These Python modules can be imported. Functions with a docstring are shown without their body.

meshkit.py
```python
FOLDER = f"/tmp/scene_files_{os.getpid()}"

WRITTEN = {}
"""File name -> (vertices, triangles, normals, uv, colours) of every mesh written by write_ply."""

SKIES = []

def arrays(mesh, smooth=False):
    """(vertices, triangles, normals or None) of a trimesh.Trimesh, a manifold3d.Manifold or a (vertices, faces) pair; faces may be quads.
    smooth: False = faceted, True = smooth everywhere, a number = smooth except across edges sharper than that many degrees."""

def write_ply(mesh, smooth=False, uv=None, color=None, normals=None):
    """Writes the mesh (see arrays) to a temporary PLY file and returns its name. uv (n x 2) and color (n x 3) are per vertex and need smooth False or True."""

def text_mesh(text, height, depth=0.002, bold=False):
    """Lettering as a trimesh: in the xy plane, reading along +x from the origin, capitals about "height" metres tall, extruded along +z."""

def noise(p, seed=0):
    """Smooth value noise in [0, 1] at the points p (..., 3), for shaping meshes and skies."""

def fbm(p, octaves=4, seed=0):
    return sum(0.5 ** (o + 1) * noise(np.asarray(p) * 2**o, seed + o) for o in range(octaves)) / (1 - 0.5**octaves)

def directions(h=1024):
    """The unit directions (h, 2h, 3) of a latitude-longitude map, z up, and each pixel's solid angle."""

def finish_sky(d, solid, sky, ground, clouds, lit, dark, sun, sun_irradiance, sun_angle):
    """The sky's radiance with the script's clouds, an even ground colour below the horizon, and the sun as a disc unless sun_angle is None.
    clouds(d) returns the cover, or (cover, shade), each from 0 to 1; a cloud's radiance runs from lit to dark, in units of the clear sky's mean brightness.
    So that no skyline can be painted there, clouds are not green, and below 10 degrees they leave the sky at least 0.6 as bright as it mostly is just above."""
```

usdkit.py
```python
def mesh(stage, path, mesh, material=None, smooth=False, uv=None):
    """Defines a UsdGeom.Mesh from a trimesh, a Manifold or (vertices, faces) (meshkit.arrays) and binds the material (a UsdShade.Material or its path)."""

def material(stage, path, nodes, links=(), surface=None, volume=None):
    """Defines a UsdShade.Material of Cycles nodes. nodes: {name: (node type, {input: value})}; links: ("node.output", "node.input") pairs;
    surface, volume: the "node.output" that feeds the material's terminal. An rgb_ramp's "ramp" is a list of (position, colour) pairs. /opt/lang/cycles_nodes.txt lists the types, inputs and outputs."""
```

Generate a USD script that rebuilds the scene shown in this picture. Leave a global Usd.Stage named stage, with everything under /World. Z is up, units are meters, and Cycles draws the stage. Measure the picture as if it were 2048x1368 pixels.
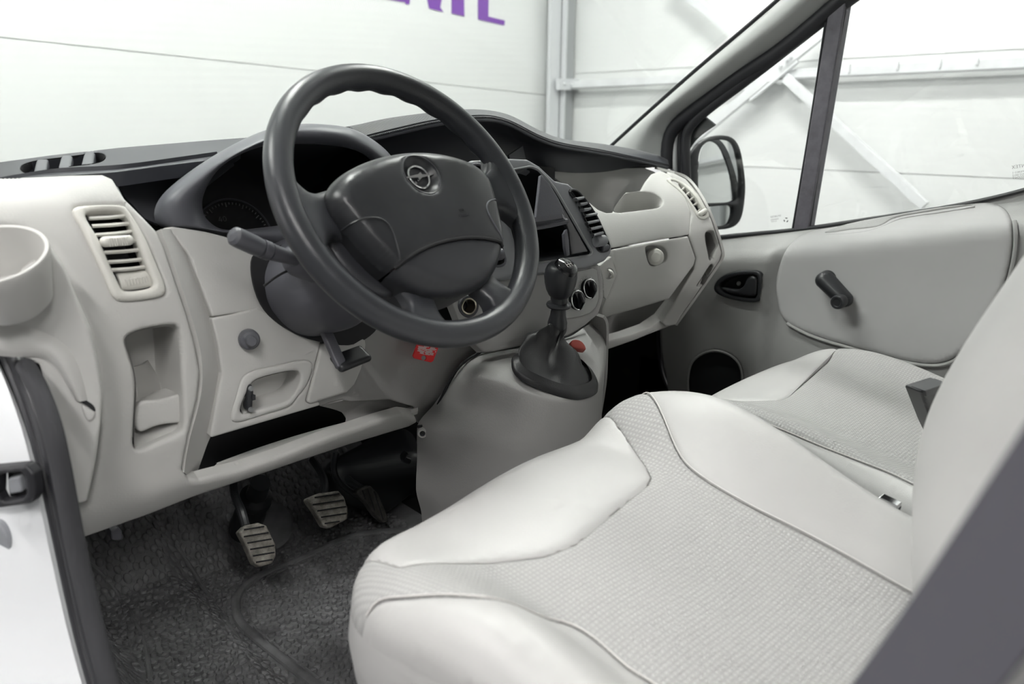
import math, numpy as np, trimesh, manifold3d, shapely, shapely.geometry as sg
from scipy.spatial import Delaunay, cKDTree
from scipy.interpolate import PchipInterpolator, CubicSpline
import usdkit, meshkit
from pxr import Usd, UsdGeom, UsdLux, UsdShade, Gf, Sdf, Vt

# World: x to the van's right, y forward, z up from the cab floor; metres.
stage = Usd.Stage.CreateInMemory()
UsdGeom.SetStageUpAxis(stage, 'Z'); UsdGeom.SetStageMetersPerUnit(stage, 1.0)
UsdGeom.Xform.Define(stage, '/World'); UsdGeom.Scope.Define(stage, '/World/Looks')
rng = np.random.default_rng(7)

# ------------------------------------------------------------------ camera
FPX = 1592.0
EYE = np.array([-.98, 0, .90])
_h, _p, _r = np.radians([44, 18, .5])
FW = np.array([np.sin(_h)*np.cos(_p), np.cos(_h)*np.cos(_p), -np.sin(_p)])
_rt = np.array([np.cos(_h), -np.sin(_h), 0]); _up = np.cross(_rt, FW)
RT = np.cos(_r)*_rt + np.sin(_r)*_up; UP = -np.sin(_r)*_rt + np.cos(_r)*_up
cam = UsdGeom.Camera.Define(stage, '/World/camera')
M = Gf.Matrix4d(*RT, 0, *UP, 0, *(-FW), 0, *EYE, 1)
cam.AddTransformOp().Set(M)
cam.CreateHorizontalApertureAttr(36.0); cam.CreateVerticalApertureAttr(36.0*1368/2048)
cam.CreateFocalLengthAttr(FPX/2048*36); cam.CreateFStopAttr(4.5); cam.CreateFocusDistanceAttr(1.32)
cam.CreateClippingRangeAttr((.05, 100))
cam.CreateExposureAttr(.76)

# ------------------------------------------------------------------ lights: the hall's ceiling strip lamps (the lamps' own light is in strip_lamp below)
LAMP_POWER = 70.0

# ------------------------------------------------------------------ object helpers
_used, _base, _top = {}, {}, []
def numbered(parent, name):
    k = (parent, name); n = _used.get(k, 0); _used[k] = n+1
    return name if n == 0 else f'{name}_{n:03d}'
def thing(name, label, cat, loc=(0, 0, 0), group=None, kind=None):
    path = '/World/' + numbered('/World', name)
    x = UsdGeom.Xform.Define(stage, path); x.AddTranslateOp().Set(Gf.Vec3d(*map(float, loc)))
    p = x.GetPrim(); tag(p, label, cat, group, kind); _base[path] = np.array(loc, float)
    return p
def tag(p, label=None, cat=None, group=None, kind=None):
    for k, v in (('label', label), ('category', cat), ('group', group), ('kind', kind)):
        if v: p.SetCustomDataByKey(k, v)
    return p
def obj(name, mesh, mat, parent=None, smooth=35, label=None, kind=None):
    pp = str(parent.GetPath()) if parent is not None else '/World'
    path = pp + '/' + numbered(pp, name)
    b = next((v for k, v in _base.items() if path.startswith(k + '/')), None)
    v, f, n = meshkit.arrays(mesh, smooth)
    if b is not None: v = v - b
    m = usdkit.mesh(stage, path, (v, f), MAT[mat], smooth=False)
    if n is not None:
        m.CreateNormalsAttr(Vt.Vec3fArray.FromNumpy(n.astype(np.float32))); m.SetNormalsInterpolation('vertex')
    return tag(m.GetPrim(), label, kind=kind)
def single(name, mesh, mat, label, cat, smooth=35, group=None, kind=None):
    return tag(obj(name, mesh, mat, None, smooth), label, cat, group, kind)

# ------------------------------------------------------------------ geometry helpers
def A(p): return np.atleast_2d(np.asarray(p, float))
def sight(px):
    px = A(px)
    return FW + RT*((px[:, :1]-1024)/FPX) - UP*((px[:, 1:2]-684)/FPX)
def onY(px, y): d = sight(px); return EYE + d*((np.asarray(y)-EYE[1])/d[:, 1])[:, None]
def onX(px, x): d = sight(px); return EYE + d*((np.asarray(x)-EYE[0])/d[:, 0])[:, None]
def onZ(px, z): d = sight(px); return EYE + d*((np.asarray(z)-EYE[2])/d[:, 2])[:, None]
def PY(y0, x0=0, z0=0, sx=0, sz=0): return lambda p: p[:, 1] - (y0 + sx*(p[:, 0]-x0) + sz*(p[:, 2]-z0))
def PX(x0, y0=0, z0=0, sy=0, sz=0): return lambda p: p[:, 0] - (x0 + sy*(p[:, 1]-y0) + sz*(p[:, 2]-z0))
def PZ(z0, x0=0, y0=0, sx=0, sy=0): return lambda p: p[:, 2] - (z0 + sx*(p[:, 0]-x0) + sy*(p[:, 1]-y0))
def hit(px, F, t0=.2, t1=4.0, n=140):
    """Where the line of sight to a feature of the place meets the surface F = 0 it belongs to."""
    d = sight(px); ts = np.linspace(t0, t1, n)
    v = np.stack([F(EYE + d*t) for t in ts], 1)
    ch = np.sign(v[:, 1:]) != np.sign(v[:, :-1])
    k = np.argmax(ch, 1); bad = ~ch.any(1)
    k[bad] = np.argmin(np.abs(v[bad]), 1).clip(0, n-2) if bad.any() else k[bad]
    lo, hi = ts[k], ts[k+1]; vl = v[np.arange(len(d)), k]
    for _ in range(28):
        m = (lo+hi)/2; vm = F(EYE + d*m[:, None]); s = np.sign(vm) == np.sign(vl)
        lo, hi = np.where(s, m, lo), np.where(s, hi, m)
    return EYE + d*((lo+hi)/2)[:, None]
def grad(F, p, e=1e-4):
    g = np.stack([(F(p+np.eye(3)[k]*e)-F(p-np.eye(3)[k]*e)) for k in range(3)], 1)
    return g/np.maximum(np.linalg.norm(g, axis=1, keepdims=True), 1e-12)
def curve(pts, n=40, closed=False):
    """Smooth curve through points of any dimension."""
    p = A(pts)
    if closed: p = np.vstack([p, p[:1]])
    s = np.r_[0, np.cumsum(np.sqrt(np.linalg.norm(np.diff(p, axis=0), axis=1))+1e-9)]
    c = CubicSpline(s, p, bc_type='periodic' if closed else 'natural')
    u = np.linspace(0, s[-1], n+1 if closed else n)
    return c(u)[:-1] if closed else c(u)
def rnd(pts, r=6):
    """Polygon with rounded corners (both convex and concave)."""
    g = sg.Polygon(A(pts)).buffer(0)
    g = g.buffer(-r).buffer(2*r).buffer(-r)
    return max(g.geoms, key=lambda q: q.area) if hasattr(g, 'geoms') else g
def dens(line, step):
    n = max(int(line.length/step), 6)
    return np.array([line.interpolate(i/n, normalized=True).coords[0] for i in range(n)])
def tri2d(poly, step, rings=(), extra=None):
    """Triangulates a polygon with points along its edge, along inner rings and inside."""
    pts, edge = [], []
    def dline(l, st):
        c = np.array(l.coords)[:-1]; out = []
        for a, b in zip(c, np.roll(c, -1, 0)):
            k = max(int(math.ceil(np.linalg.norm(b-a)/st)), 1); out += [a+(b-a)*i/k for i in range(k)]
        return np.array(out)
    bl = [poly.exterior, *poly.interiors]
    for l in bl: pts.append(dline(l.simplify(step*.02), step*.6))
    for r in rings:
        q = poly.buffer(-r)
        for g in getattr(q, 'geoms', [q]):
            if g.is_empty: continue
            for l in [g.exterior, *g.interiors]: pts.append(dline(l.simplify(step*.02), step*.6))
    x0, y0, x1, y1 = poly.bounds
    gx, gy = np.meshgrid(np.arange(x0+step*.5, x1, step), np.arange(y0+step*.5, y1, step*.87))
    gx[1::2] += step*.5
    g = np.stack([gx.ravel(), gy.ravel()], 1)
    q = poly.buffer(-(max(rings) if rings else 0)-step*.35)
    g = g[shapely.contains_xy(q, g[:, 0], g[:, 1])]
    if extra is not None and len(extra):
        e = extra[shapely.contains_xy(poly.buffer(-step*.15), extra[:, 0], extra[:, 1])]
        pts.append(e)
        if len(e) and len(g): g = g[cKDTree(e).query(g)[0] > step*.4]
    pts.append(g)
    P = np.vstack([q for q in pts if len(q)]); P = np.unique(P.round(6), axis=0)
    T = Delaunay(P).simplices; c = P[T].mean(1)
    ar = np.cross(P[T[:, 1]]-P[T[:, 0]], P[T[:, 2]]-P[T[:, 0]])
    k = shapely.contains_xy(poly.buffer(step*1e-3), c[:, 0], c[:, 1]) & (np.abs(ar) > 1e-9*step*step)
    T = T[k]; ar = ar[k]; T[ar < 0] = T[ar < 0][:, ::-1]
    return P, T
def solid(front, T, back):
    """Closed shell between two sheets with the same triangles."""
    n = len(front)
    e = np.sort(np.vstack([T[:, [0, 1]], T[:, [1, 2]], T[:, [2, 0]]]), 1)
    d = np.vstack([T[:, [0, 1]], T[:, [1, 2]], T[:, [2, 0]]])
    _, inv, cnt = np.unique(e, axis=0, return_inverse=True, return_counts=True)
    b = d[cnt[inv.ravel()] == 1]
    w = np.vstack([np.c_[b[:, 1], b[:, 0], b[:, 0]+n], np.c_[b[:, 1], b[:, 0]+n, b[:, 1]+n]])
    return trimesh.Trimesh(np.vstack([front, back]), np.vstack([T, T[:, ::-1]+n, w]), process=False)
def lift(outline, F, thick=.01, bev=4, step=14, holes=(), off=0., bevm=None, puff=0., r=5):
    """A moulded piece lying on the surface F: its outline as seen in the photograph, with a rounded edge and real thickness."""
    poly = outline if isinstance(outline, sg.Polygon) else rnd(outline, r)
    for h in holes: poly = poly.difference(h if isinstance(h, sg.Polygon) else rnd(h, r))
    if hasattr(poly, 'geoms'): poly = max(poly.geoms, key=lambda q: q.area)
    bevm = bev*.0007 if bevm is None else bevm
    rings = [bev*.12, bev*.4, bev] if bev else []
    P, T = tri2d(poly, step, rings)
    p = hit(P, F); nn = grad(F, p); d = sight(P)
    nn *= -np.sign((nn*d).sum(1, keepdims=True))
    dist = shapely.distance(poly.boundary, shapely.points(P))
    push = 0
    if bev:
        q = np.clip(1-dist/bev, 0, 1); push = bevm*(1-np.sqrt(np.maximum(1-q*q, 0)))
    h = off - push
    if puff: h = h + puff*(1-np.exp(-dist/(6*max(bev, 3))))
    fr = p + nn*np.reshape(h, (-1, 1)) if np.ndim(h) else p + nn*h
    bk = p + nn*(off-thick)
    a = fr[T]; fn = np.cross(a[:, 1]-a[:, 0], a[:, 2]-a[:, 0])
    if (fn*(fr[T[:, 0]]-EYE)).sum() > 0: T = T[:, ::-1]
    return solid(fr, T, bk)
def grid_faces(m, n, closed=False):
    i, j = np.meshgrid(np.arange(m-1), np.arange(n if closed else n-1), indexing='ij')
    j2 = (j+1) % n
    q = np.stack([i*n+j, i*n+j2, (i+1)*n+j2, (i+1)*n+j], -1).reshape(-1, 4)
    return np.vstack([q[:, [0, 1, 2]], q[:, [0, 2, 3]]])
def loft(rows, nu=24, nv=24, thick=.008, flip=False, away=None):
    """Smooth panel through rows of control points, with thickness (to the side away from the point AWAY, the eye by default)."""
    R = np.array([curve(r, nv) for r in rows])
    S = np.array([curve(R[:, j], nu) for j in range(nv)]).transpose(1, 0, 2)
    v = S.reshape(-1, 3); T = grid_faces(nu, nv)
    n = trimesh.Trimesh(v, T, process=False).vertex_normals.copy()
    ref = EYE if away is None else np.array(away)
    if (n*(v-ref)).sum() > 0: T = T[:, ::-1]; n = -n
    if flip: T = T[:, ::-1]; n = -n
    return solid(v, T, v-n*thick)
def tube(path, r, sides=12, closed=False, flat=1.0, up=None, cap=True):
    """Round (or flattened) bar along a path; r may vary."""
    p = A(path); m = len(p); r = np.broadcast_to(np.asarray(r, float), (m,))
    t = (np.roll(p, -1, 0)-np.roll(p, 1, 0)) if closed else np.gradient(p, axis=0)
    t /= np.linalg.norm(t, axis=1, keepdims=True)+1e-12
    if up is None:
        a = np.zeros_like(p); a0 = np.cross(t[0], [0, 0, 1.0] if abs(t[0, 2]) < .9 else [1.0, 0, 0])
        for i in range(m):
            a0 = a0 - t[i]*(a0@t[i]); a0 /= np.linalg.norm(a0)+1e-12; a[i] = a0
    else:
        u = np.broadcast_to(np.asarray(up, float), p.shape); a = np.cross(t, u); a /= np.linalg.norm(a, axis=1, keepdims=True)+1e-12
    b = np.cross(t, a); g = np.arange(sides)*2*np.pi/sides
    v = p[:, None] + r[:, None, None]*(np.cos(g)[None, :, None]*a[:, None] + flat*np.sin(g)[None, :, None]*b[:, None])
    if closed: v = np.concatenate([v, v[:1]])
    f = grid_faces(len(v), sides, True); V = v.reshape(-1, 3)
    if cap and not closed:
        k = len(V); V = np.vstack([V, p[:1], p[-1:]]); j = np.arange(sides); j2 = (j+1) % sides; e = (m-1)*sides
        f = np.vstack([f, np.c_[np.full(sides, k), j2, j], np.c_[np.full(sides, k+1), e+j, e+j2]])
    mesh = trimesh.Trimesh(V, f, process=False)
    if not closed and mesh.volume < 0: mesh.invert()
    return mesh
def sweep(path, prof, up):
    """Profile (k x 2: side, up) swept along a path; closed ends."""
    p = A(path); m = len(p); t = np.gradient(p, axis=0); t /= np.linalg.norm(t, axis=1, keepdims=True)
    u = np.broadcast_to(np.asarray(up, float), p.shape); s = np.cross(t, u); s /= np.linalg.norm(s, axis=1, keepdims=True); u = np.cross(s, t)
    q = A(prof); k = len(q)
    v = (p[:, None] + s[:, None]*q[None, :, :1] + u[:, None]*q[None, :, 1:]).reshape(-1, 3)
    f = grid_faces(m, k, True)
    c = trimesh.creation.triangulate_polygon(sg.Polygon(q), engine='earcut')
    if len(c[0]) == k:
        idx = cKDTree(q).query(c[0])[1]; ct = idx[c[1]]
        f = np.vstack([f, ct[:, ::-1], ct + (m-1)*k])
    mesh = trimesh.Trimesh(v, f, process=False)
    trimesh.repair.fix_normals(mesh)
    return mesh
def lathe(prof, origin, axis, n=36, close=True):
    """Profile (k x 2: radius, distance along axis) turned about an axis."""
    a = np.asarray(axis, float); a /= np.linalg.norm(a)
    s = np.cross(a, [0, 0, 1.0] if abs(a[2]) < .9 else [1.0, 0, 0]); s /= np.linalg.norm(s); w = np.cross(a, s)
    q = A(prof); g = np.arange(n)*2*np.pi/n
    v = np.asarray(origin) + q[:, 0, None, None]*(np.cos(g)[None, :, None]*s + np.sin(g)[None, :, None]*w) + q[:, 1, None, None]*a
    m = trimesh.Trimesh(v.reshape(-1, 3), grid_faces(len(q), n, True), process=False)
    c = np.cross(m.triangles[:, 1]-m.triangles[:, 0], m.triangles[:, 2]-m.triangles[:, 0])
    return m
def frame(mesh, o, x, y, z):
    m = mesh.copy(); m.apply_transform(np.vstack([np.c_[np.array([x, y, z], float).T, np.asarray(o, float)], [0, 0, 0, 1]])); return m
def rbox(size, r=.004, seg=8):
    """Box with rounded edges, centred."""
    s = np.array(size)/2-r; s = np.maximum(s, 1e-5)
    ball = manifold3d.Manifold.sphere(r, seg*2)
    return tm(manifold3d.Manifold.batch_hull([ball.translate((i*s[0], j*s[1], k*s[2])) for i in (-1, 1) for j in (-1, 1) for k in (-1, 1)]))
def hull(balls, seg=24):
    return manifold3d.Manifold.batch_hull([manifold3d.Manifold.sphere(r, seg).translate(tuple(map(float, p))) for p, r in balls])
def tm(m):
    q = m.to_mesh(); return trimesh.Trimesh(np.array(q.vert_properties[:, :3], float), np.array(q.tri_verts, int), process=False)
def soft(man, edge=.004, it=12):
    m = tm(man.refine_to_length(edge)); trimesh.smoothing.filter_taubin(m, iterations=it); return m
def bar(p, q, w, h, up=(0, 0, 1), r=.003):
    p, q = np.array(p, float), np.array(q, float); t = q-p; L = np.linalg.norm(t); t /= L
    s = np.cross(t, up); s /= np.linalg.norm(s); u = np.cross(s, t)
    return frame(rbox((L, w, h), r), (p+q)/2, t, -s, u)
def cat(*m): return trimesh.util.concatenate([x for x in m])
def tub(ring, direction, depth, shrink=.85, mid=.93, round_=.15):
    """Moulded recess behind an opening: walls and floor, opening towards -direction."""
    R = A(ring); c = R.mean(0); d = np.asarray(direction, float); d /= np.linalg.norm(d)
    rows = []
    for k, s in ((0, 1.0), (.04, .995), (round_, mid*.5+.5), (.8, mid), (.95, shrink*.5+mid*.5), (1, shrink)):
        rows.append(c + (R-c)*s + d*depth*k)
    rows.append(np.repeat((rows[-1].mean(0))[None], len(R), 0))
    v = np.concatenate(rows); f = grid_faces(len(rows), len(R), True)
    m = trimesh.Trimesh(v, f, process=False)
    n = m.face_normals
    if (n[-len(R):]@d).sum() > 0: m.invert()
    return m
def ringpts(poly, F, step=6, off=0.):
    q = poly if isinstance(poly, sg.Polygon) else rnd(poly)
    px = dens(q.exterior, step); p = hit(px, F)
    if off:
        g = grad(F, p); g *= -np.sign((g*sight(px)).sum(1, keepdims=True)); p = p+g*off
    return p
def sm(x, a=0., b=1.): t = np.clip((x-a)/(b-a), 0, 1); return t*t*(3-2*t)

# ------------------------------------------------------------------ materials
MAT = {}
def mat(name, color, rough=.5, metal=0., bump=None, var=None, **kw):
    """bump: (scale, distance, strength, detail); var: (scale, amount) of tone variation"""
    nodes = {'p': ('principled_bsdf', {'base_color': color, 'roughness': rough, 'metallic': metal, **kw})}
    links = []
    if bump or var: nodes['g'] = ('texture_coordinate', {})
    if bump:
        nodes['n'] = ('noise_texture', {'scale': bump[0], 'detail': bump[3] if len(bump) > 3 else 3, 'roughness': .6})
        nodes['b'] = ('bump', {'distance': bump[1], 'strength': bump[2]})
        links += [('g.object', 'n.vector'), ('n.fac', 'b.height'), ('b.normal', 'p.normal')]
    if var:
        c = np.array(color)
        nodes['v'] = ('noise_texture', {'scale': var[0], 'detail': 5, 'roughness': .65})
        nodes['r'] = ('rgb_ramp', {'ramp': [(.3, tuple(c*(1-var[1]))), (.7, tuple(np.minimum(c*(1+var[1]), 1)))]})
        links += [('g.object', 'v.vector'), ('v.fac', 'r.fac'), ('r.color', 'p.base_color')]
    MAT[name] = usdkit.material(stage, f'/World/Looks/{name}', nodes, links, surface='p.BSDF')
def wavemat(name, color, rough, scales, dist, dark=.8, **kw):
    """two crossing waves give a raised grid of dots, one wave gives ribs"""
    nodes = {'p': ('principled_bsdf', {'roughness': rough, **kw}), 'g': ('texture_coordinate', {}), 'b': ('bump', {'distance': dist, 'strength': 1.0})}
    links = [('b.normal', 'p.normal')]
    out = None
    for i, (d, s) in enumerate(scales):
        nodes[f'w{i}'] = ('wave_texture', {'wave_type': 'bands', 'bands_direction': d, 'profile': 'sine', 'scale': s, 'distortion': 0.0, 'detail': 0.0})
        links.append(('g.object', f'w{i}.vector'))
        if out is None: out = f'w{i}.fac'
        else:
            nodes[f'm{i}'] = ('math', {'math_type': 'multiply'}); links += [(out, f'm{i}.value1'), (f'w{i}.fac', f'm{i}.value2')]; out = f'm{i}.value'
    c = np.array(color)
    nodes['r'] = ('rgb_ramp', {'ramp': [(0, tuple(c*dark)), (.5, tuple(c))]})
    links += [(out, 'b.height'), (out, 'r.fac'), ('r.color', 'p.base_color')]
    MAT[name] = usdkit.material(stage, f'/World/Looks/{name}', nodes, links, surface='p.BSDF')
def glass(name, tint=(.97, .99, .98)):
    """Thin pane: see-through straight on, more mirror-like at a slant (Schlick)."""
    MAT[name] = usdkit.material(stage, f'/World/Looks/{name}', {
        't': ('transparent_bsdf', {'color': tint}), 'g': ('glossy_bsdf', {'color': (1, 1, 1), 'roughness': .0}),
        'f': ('layer_weight', {'blend': .5}), 'q': ('math', {'math_type': 'power', 'value2': 5.0}),
        's': ('math', {'math_type': 'multiply_add', 'value2': .95, 'value3': .04}), 'm': ('mix_closure', {})},
        [('f.facing', 'q.value1'), ('q.value', 's.value1'), ('s.value', 'm.fac'), ('t.BSDF', 'm.closure1'), ('g.BSDF', 'm.closure2')], surface='m.closure')
mat('light_plastic', (.50, .494, .478), .46, bump=(420, .0006, .35, 4), var=(9, .02))
mat('light_plastic_smooth', (.53, .524, .508), .42, bump=(700, .0003, .15, 2))
mat('door_plastic', (.33, .328, .322), .44, bump=(330, .0009, .4, 4))
mat('door_insert', (.43, .425, .425), .5, bump=(900, .0003, .25, 2), var=(7, .02))
mat('console_plastic', (.33, .324, .317), .5, bump=(300, .0008, .35, 4))
mat('vent_plastic', (.60, .59, .55), .45)
mat('dash_dark', (.042, .044, .053), .5, bump=(900, .0003, .3, 2))
mat('dash_mid', (.105, .107, .122), .45, bump=(900, .0003, .25, 2))
mat('shroud_dark', (.095, .095, .110), .47, bump=(500, .0005, .3, 3))
mat('black_plastic', (.022, .023, .026), .4)
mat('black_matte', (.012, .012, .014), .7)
mat('black_gloss', (.012, .012, .014), .12)
mat('cluster_glass', (.004, .004, .006), .3)
mat('wheel_rim', (.042, .044, .050), .34, bump=(600, .0005, .3, 3), var=(14, .12))
mat('wheel_cover', (.024, .025, .028), .34, bump=(800, .0003, .3, 2), var=(16, .22))
mat('wheel_lower', (.034, .035, .040), .4, bump=(800, .0003, .2, 2))
mat('bezel_grey', (.23, .235, .25), .42, bump=(700, .0003, .2, 2))
mat('bezel_light', (.33, .335, .345), .4)
mat('hvac_panel', (.36, .36, .35), .45)
mat('chrome', (.85, .85, .86), .12, metal=1.0)
mat('mirror', (.93, .95, .94), .0, metal=1.0)
mat('brass', (.75, .68, .55), .25, metal=1.0)
mat('steel', (.42, .43, .44), .4, metal=.8)
mat('leather', (.45, .442, .438), .42, bump=(520, .0006, .3, 4), var=(10, .02))
wavemat('seat_fabric', (.40, .394, .389), .66, [('x', 58), ('y', 58)], .0006, dark=.82)
wavemat('pad_ribs', (.10, .102, .112), .5, [('x', 90)], .0012, dark=.45)
mat('seam_thread', (.56, .54, .53), .6)
mat('boot_leather', (.013, .013, .0145), .42, bump=(500, .0006, .35, 4))
mat('knob_rubber', (.032, .033, .037), .36, bump=(900, .0003, .2, 2))
mat('rubber_mat', (.165, .165, .171), .36, bump=(260, .0005, .15, 3), var=(22, .25))
mat('rubber_mat_worn', (.19, .19, .195), .5, bump=(300, .0008, .5, 4), var=(30, .35))
mat('pedal_rubber', (.24, .225, .20), .38, bump=(160, .002, .8, 5), var=(60, .6))
mat('pedal_rubber_dark', (.055, .052, .048), .4, bump=(160, .002, .7, 5), var=(60, .6))
mat('carpet', (.012, .012, .013), .95)
mat('seal_rubber', (.022, .022, .026), .45)
mat('seal_fabric', (.045, .045, .050), .9, bump=(700, .002, .9, 3))
mat('van_paint', (.76, .77, .79), .22, coat_weight=.6, coat_roughness=.05)
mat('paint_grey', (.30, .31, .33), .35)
mat('pillar_trim', (.46, .47, .46), .55, bump=(300, .0008, .25, 4))
mat('divider_trim', (.115, .108, .125), .5, bump=(60, .001, .2, 4), var=(26, .25))
mat('belt_web', (.075, .072, .088), .7)
mat('red_button', (.42, .07, .055), .4)
mat('red_tag', (.78, .015, .02), .35)
mat('tag_white', (.80, .58, .58), .5)
mat('headliner', (.50, .50, .49), .9)
mat('white_print', (.75, .75, .75), .5)
mat('dial_print', (.16, .16, .16), .5)
mat('etch_print', (.30, .31, .31), .6)
mat('hall_floor', (.15, .15, .15), .35, var=(3, .08))
mat('hall_ceiling', (.72, .73, .73), .7)
mat('wall_steel', (.19, .195, .20), .5)
wavemat('wall_panel', (.80, .81, .805), .34, [('z', 8)], .0003, dark=.992)
mat('wall_panel_side', (.86, .868, .862), .38)
mat('column_grey', (.36, .37, .375), .45)
mat('column_pale', (.66, .67, .69), .45)
mat('rail_white', (.76, .77, .785), .5, var=(8, .08))
mat('purple_print', (.20, .055, .40), .35)
glass('windscreen_glass', (.96, .985, .97)); glass('window_glass', (.965, .985, .975))
MAT['lamp_soft'] = usdkit.material(stage, '/World/Looks/lamp_soft', {'e': ('emission', {'color': (1, .99, .97), 'strength': 16.0})}, [], surface='e.emission')
MAT['lamp_tube'] = usdkit.material(stage, '/World/Looks/lamp_tube', {'e': ('emission', {'color': (1, .985, .96), 'strength': LAMP_POWER})}, [], surface='e.emission')

# ================================================================== THE HALL
def struct(name, label=None):
    p = thing(name, label or name.replace('_', ' '), 'wall' if 'wall' in name else name.split('_')[0], kind='structure'); return p
WX, WY, ZF, ZC = 3.355, 4.0, -.62, 3.7
def slopebox(x0, x1, y0, y1, zb, zt, gx=0., gy=0.):
    """Box whose top and bottom edges follow a slope gx, gy (the van stands a few degrees nose-down to the hall)."""
    b = trimesh.creation.box((1, 1, 1)); v = b.vertices + .5
    x = x0+(x1-x0)*v[:, 0]; y = y0+(y1-y0)*v[:, 1]; z = zb+(zt-zb)*v[:, 2] + gx*x + gy*y
    return trimesh.Trimesh(np.stack([x, y, z], 1), b.faces, process=False)
# front wall: horizontal sandwich panels, one part each, with a narrow joint
GX, GY = -.0735, -.037
wf = thing('wall_front', 'white ribbed sandwich panel wall behind the windscreen', 'wall', kind='structure')
z0 = 1.058
edges = [-2.2, z0-2, z0-1, z0, z0+1, z0+2, z0+3, z0+4]
for a, b in zip(edges[:-1], edges[1:]):
    obj('panel', slopebox(-6, WX+.2, WY, WY+.08, a+.0018, b-.0018, gx=GX), 'wall_panel', wf)
obj('joint_filler', slopebox(-6, WX+.2, WY+.03, WY+.10, -2.2, 4.8), 'column_pale', wf)
wr = thing('wall_right', 'white ribbed panel wall behind the passenger door window', 'wall', kind='structure')
zr = .535
redges = [-2, zr-1, zr, zr+.575, zr+1.6, zr+2.6, zr+3.6]
for a, b in zip(redges[:-1], redges[1:]):
    obj('panel', slopebox(WX, WX+.08, -7, WY, a+.0018, b-.0018, gy=GY), 'wall_panel', wr)
obj('joint_filler', slopebox(WX+.03, WX+.1, -7, WY, -2.2, 4.5), 'column_pale', wr)
single('wall_left', trimesh.creation.box(bounds=[(-5.6, -7, ZF-.1), (-5.5, WY+.1, ZC)]), 'wall_steel', 'white hall wall on the driver side, behind the viewer', 'wall', kind='structure')
single('wall_back', trimesh.creation.box(bounds=[(-5.6, -7.1, ZF-.1), (WX+.1, -7, ZC)]), 'hall_ceiling', 'white hall wall at the rear of the van', 'wall', kind='structure')
single('floor', trimesh.creation.box(bounds=[(-5.6, -7.1, ZF-.2), (WX+.1, WY+.1, ZF)]), 'hall_floor', 'grey hall floor under the van', 'floor', kind='structure')
single('ceiling', trimesh.creation.box(bounds=[(-5.6, -7.1, ZC), (WX+.1, WY+.1, ZC+.1)]), 'hall_ceiling', 'pale hall ceiling carrying strip lamps', 'ceiling', kind='structure')
# corner column: pale flange and grey web of a steel section, with the rail's bracket
col = thing('steel_column', 'grey steel column in the hall corner seen through the windscreen', 'column')
def vbar(px0, px1, y, w, zlo, zhi):
    a, b = onY([px0], y)[0], onY([px1], y)[0]
    return trimesh.creation.box(bounds=[(a[0], y-w, zlo), (b[0], y, zhi)])
obj('pale_flange', vbar((1094, 150), (1113, 150), 3.93, .03, ZF, ZC), 'column_pale', col, label='pale front flange')
obj('web', vbar((1113, 150), (1121, 150), 3.95, .03, ZF, ZC), 'column_grey', col)
obj('grey_flange', vbar((1124, 150), (1143, 150), 3.90, .02, ZF, ZC), 'column_grey', col, label='grey side flange')
obj('lip', vbar((1121, 150), (1125, 150), 3.90, .035, ZF, ZC), 'column_pale', col)
b0 = onY([(1116, 157), (1158, 180)], 3.86)
obj('bracket', trimesh.creation.box(bounds=[(b0[0, 0], 3.84, b0[1, 2]), (b0[1, 0], 3.88, b0[0, 2])]), 'column_pale', col)
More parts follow.
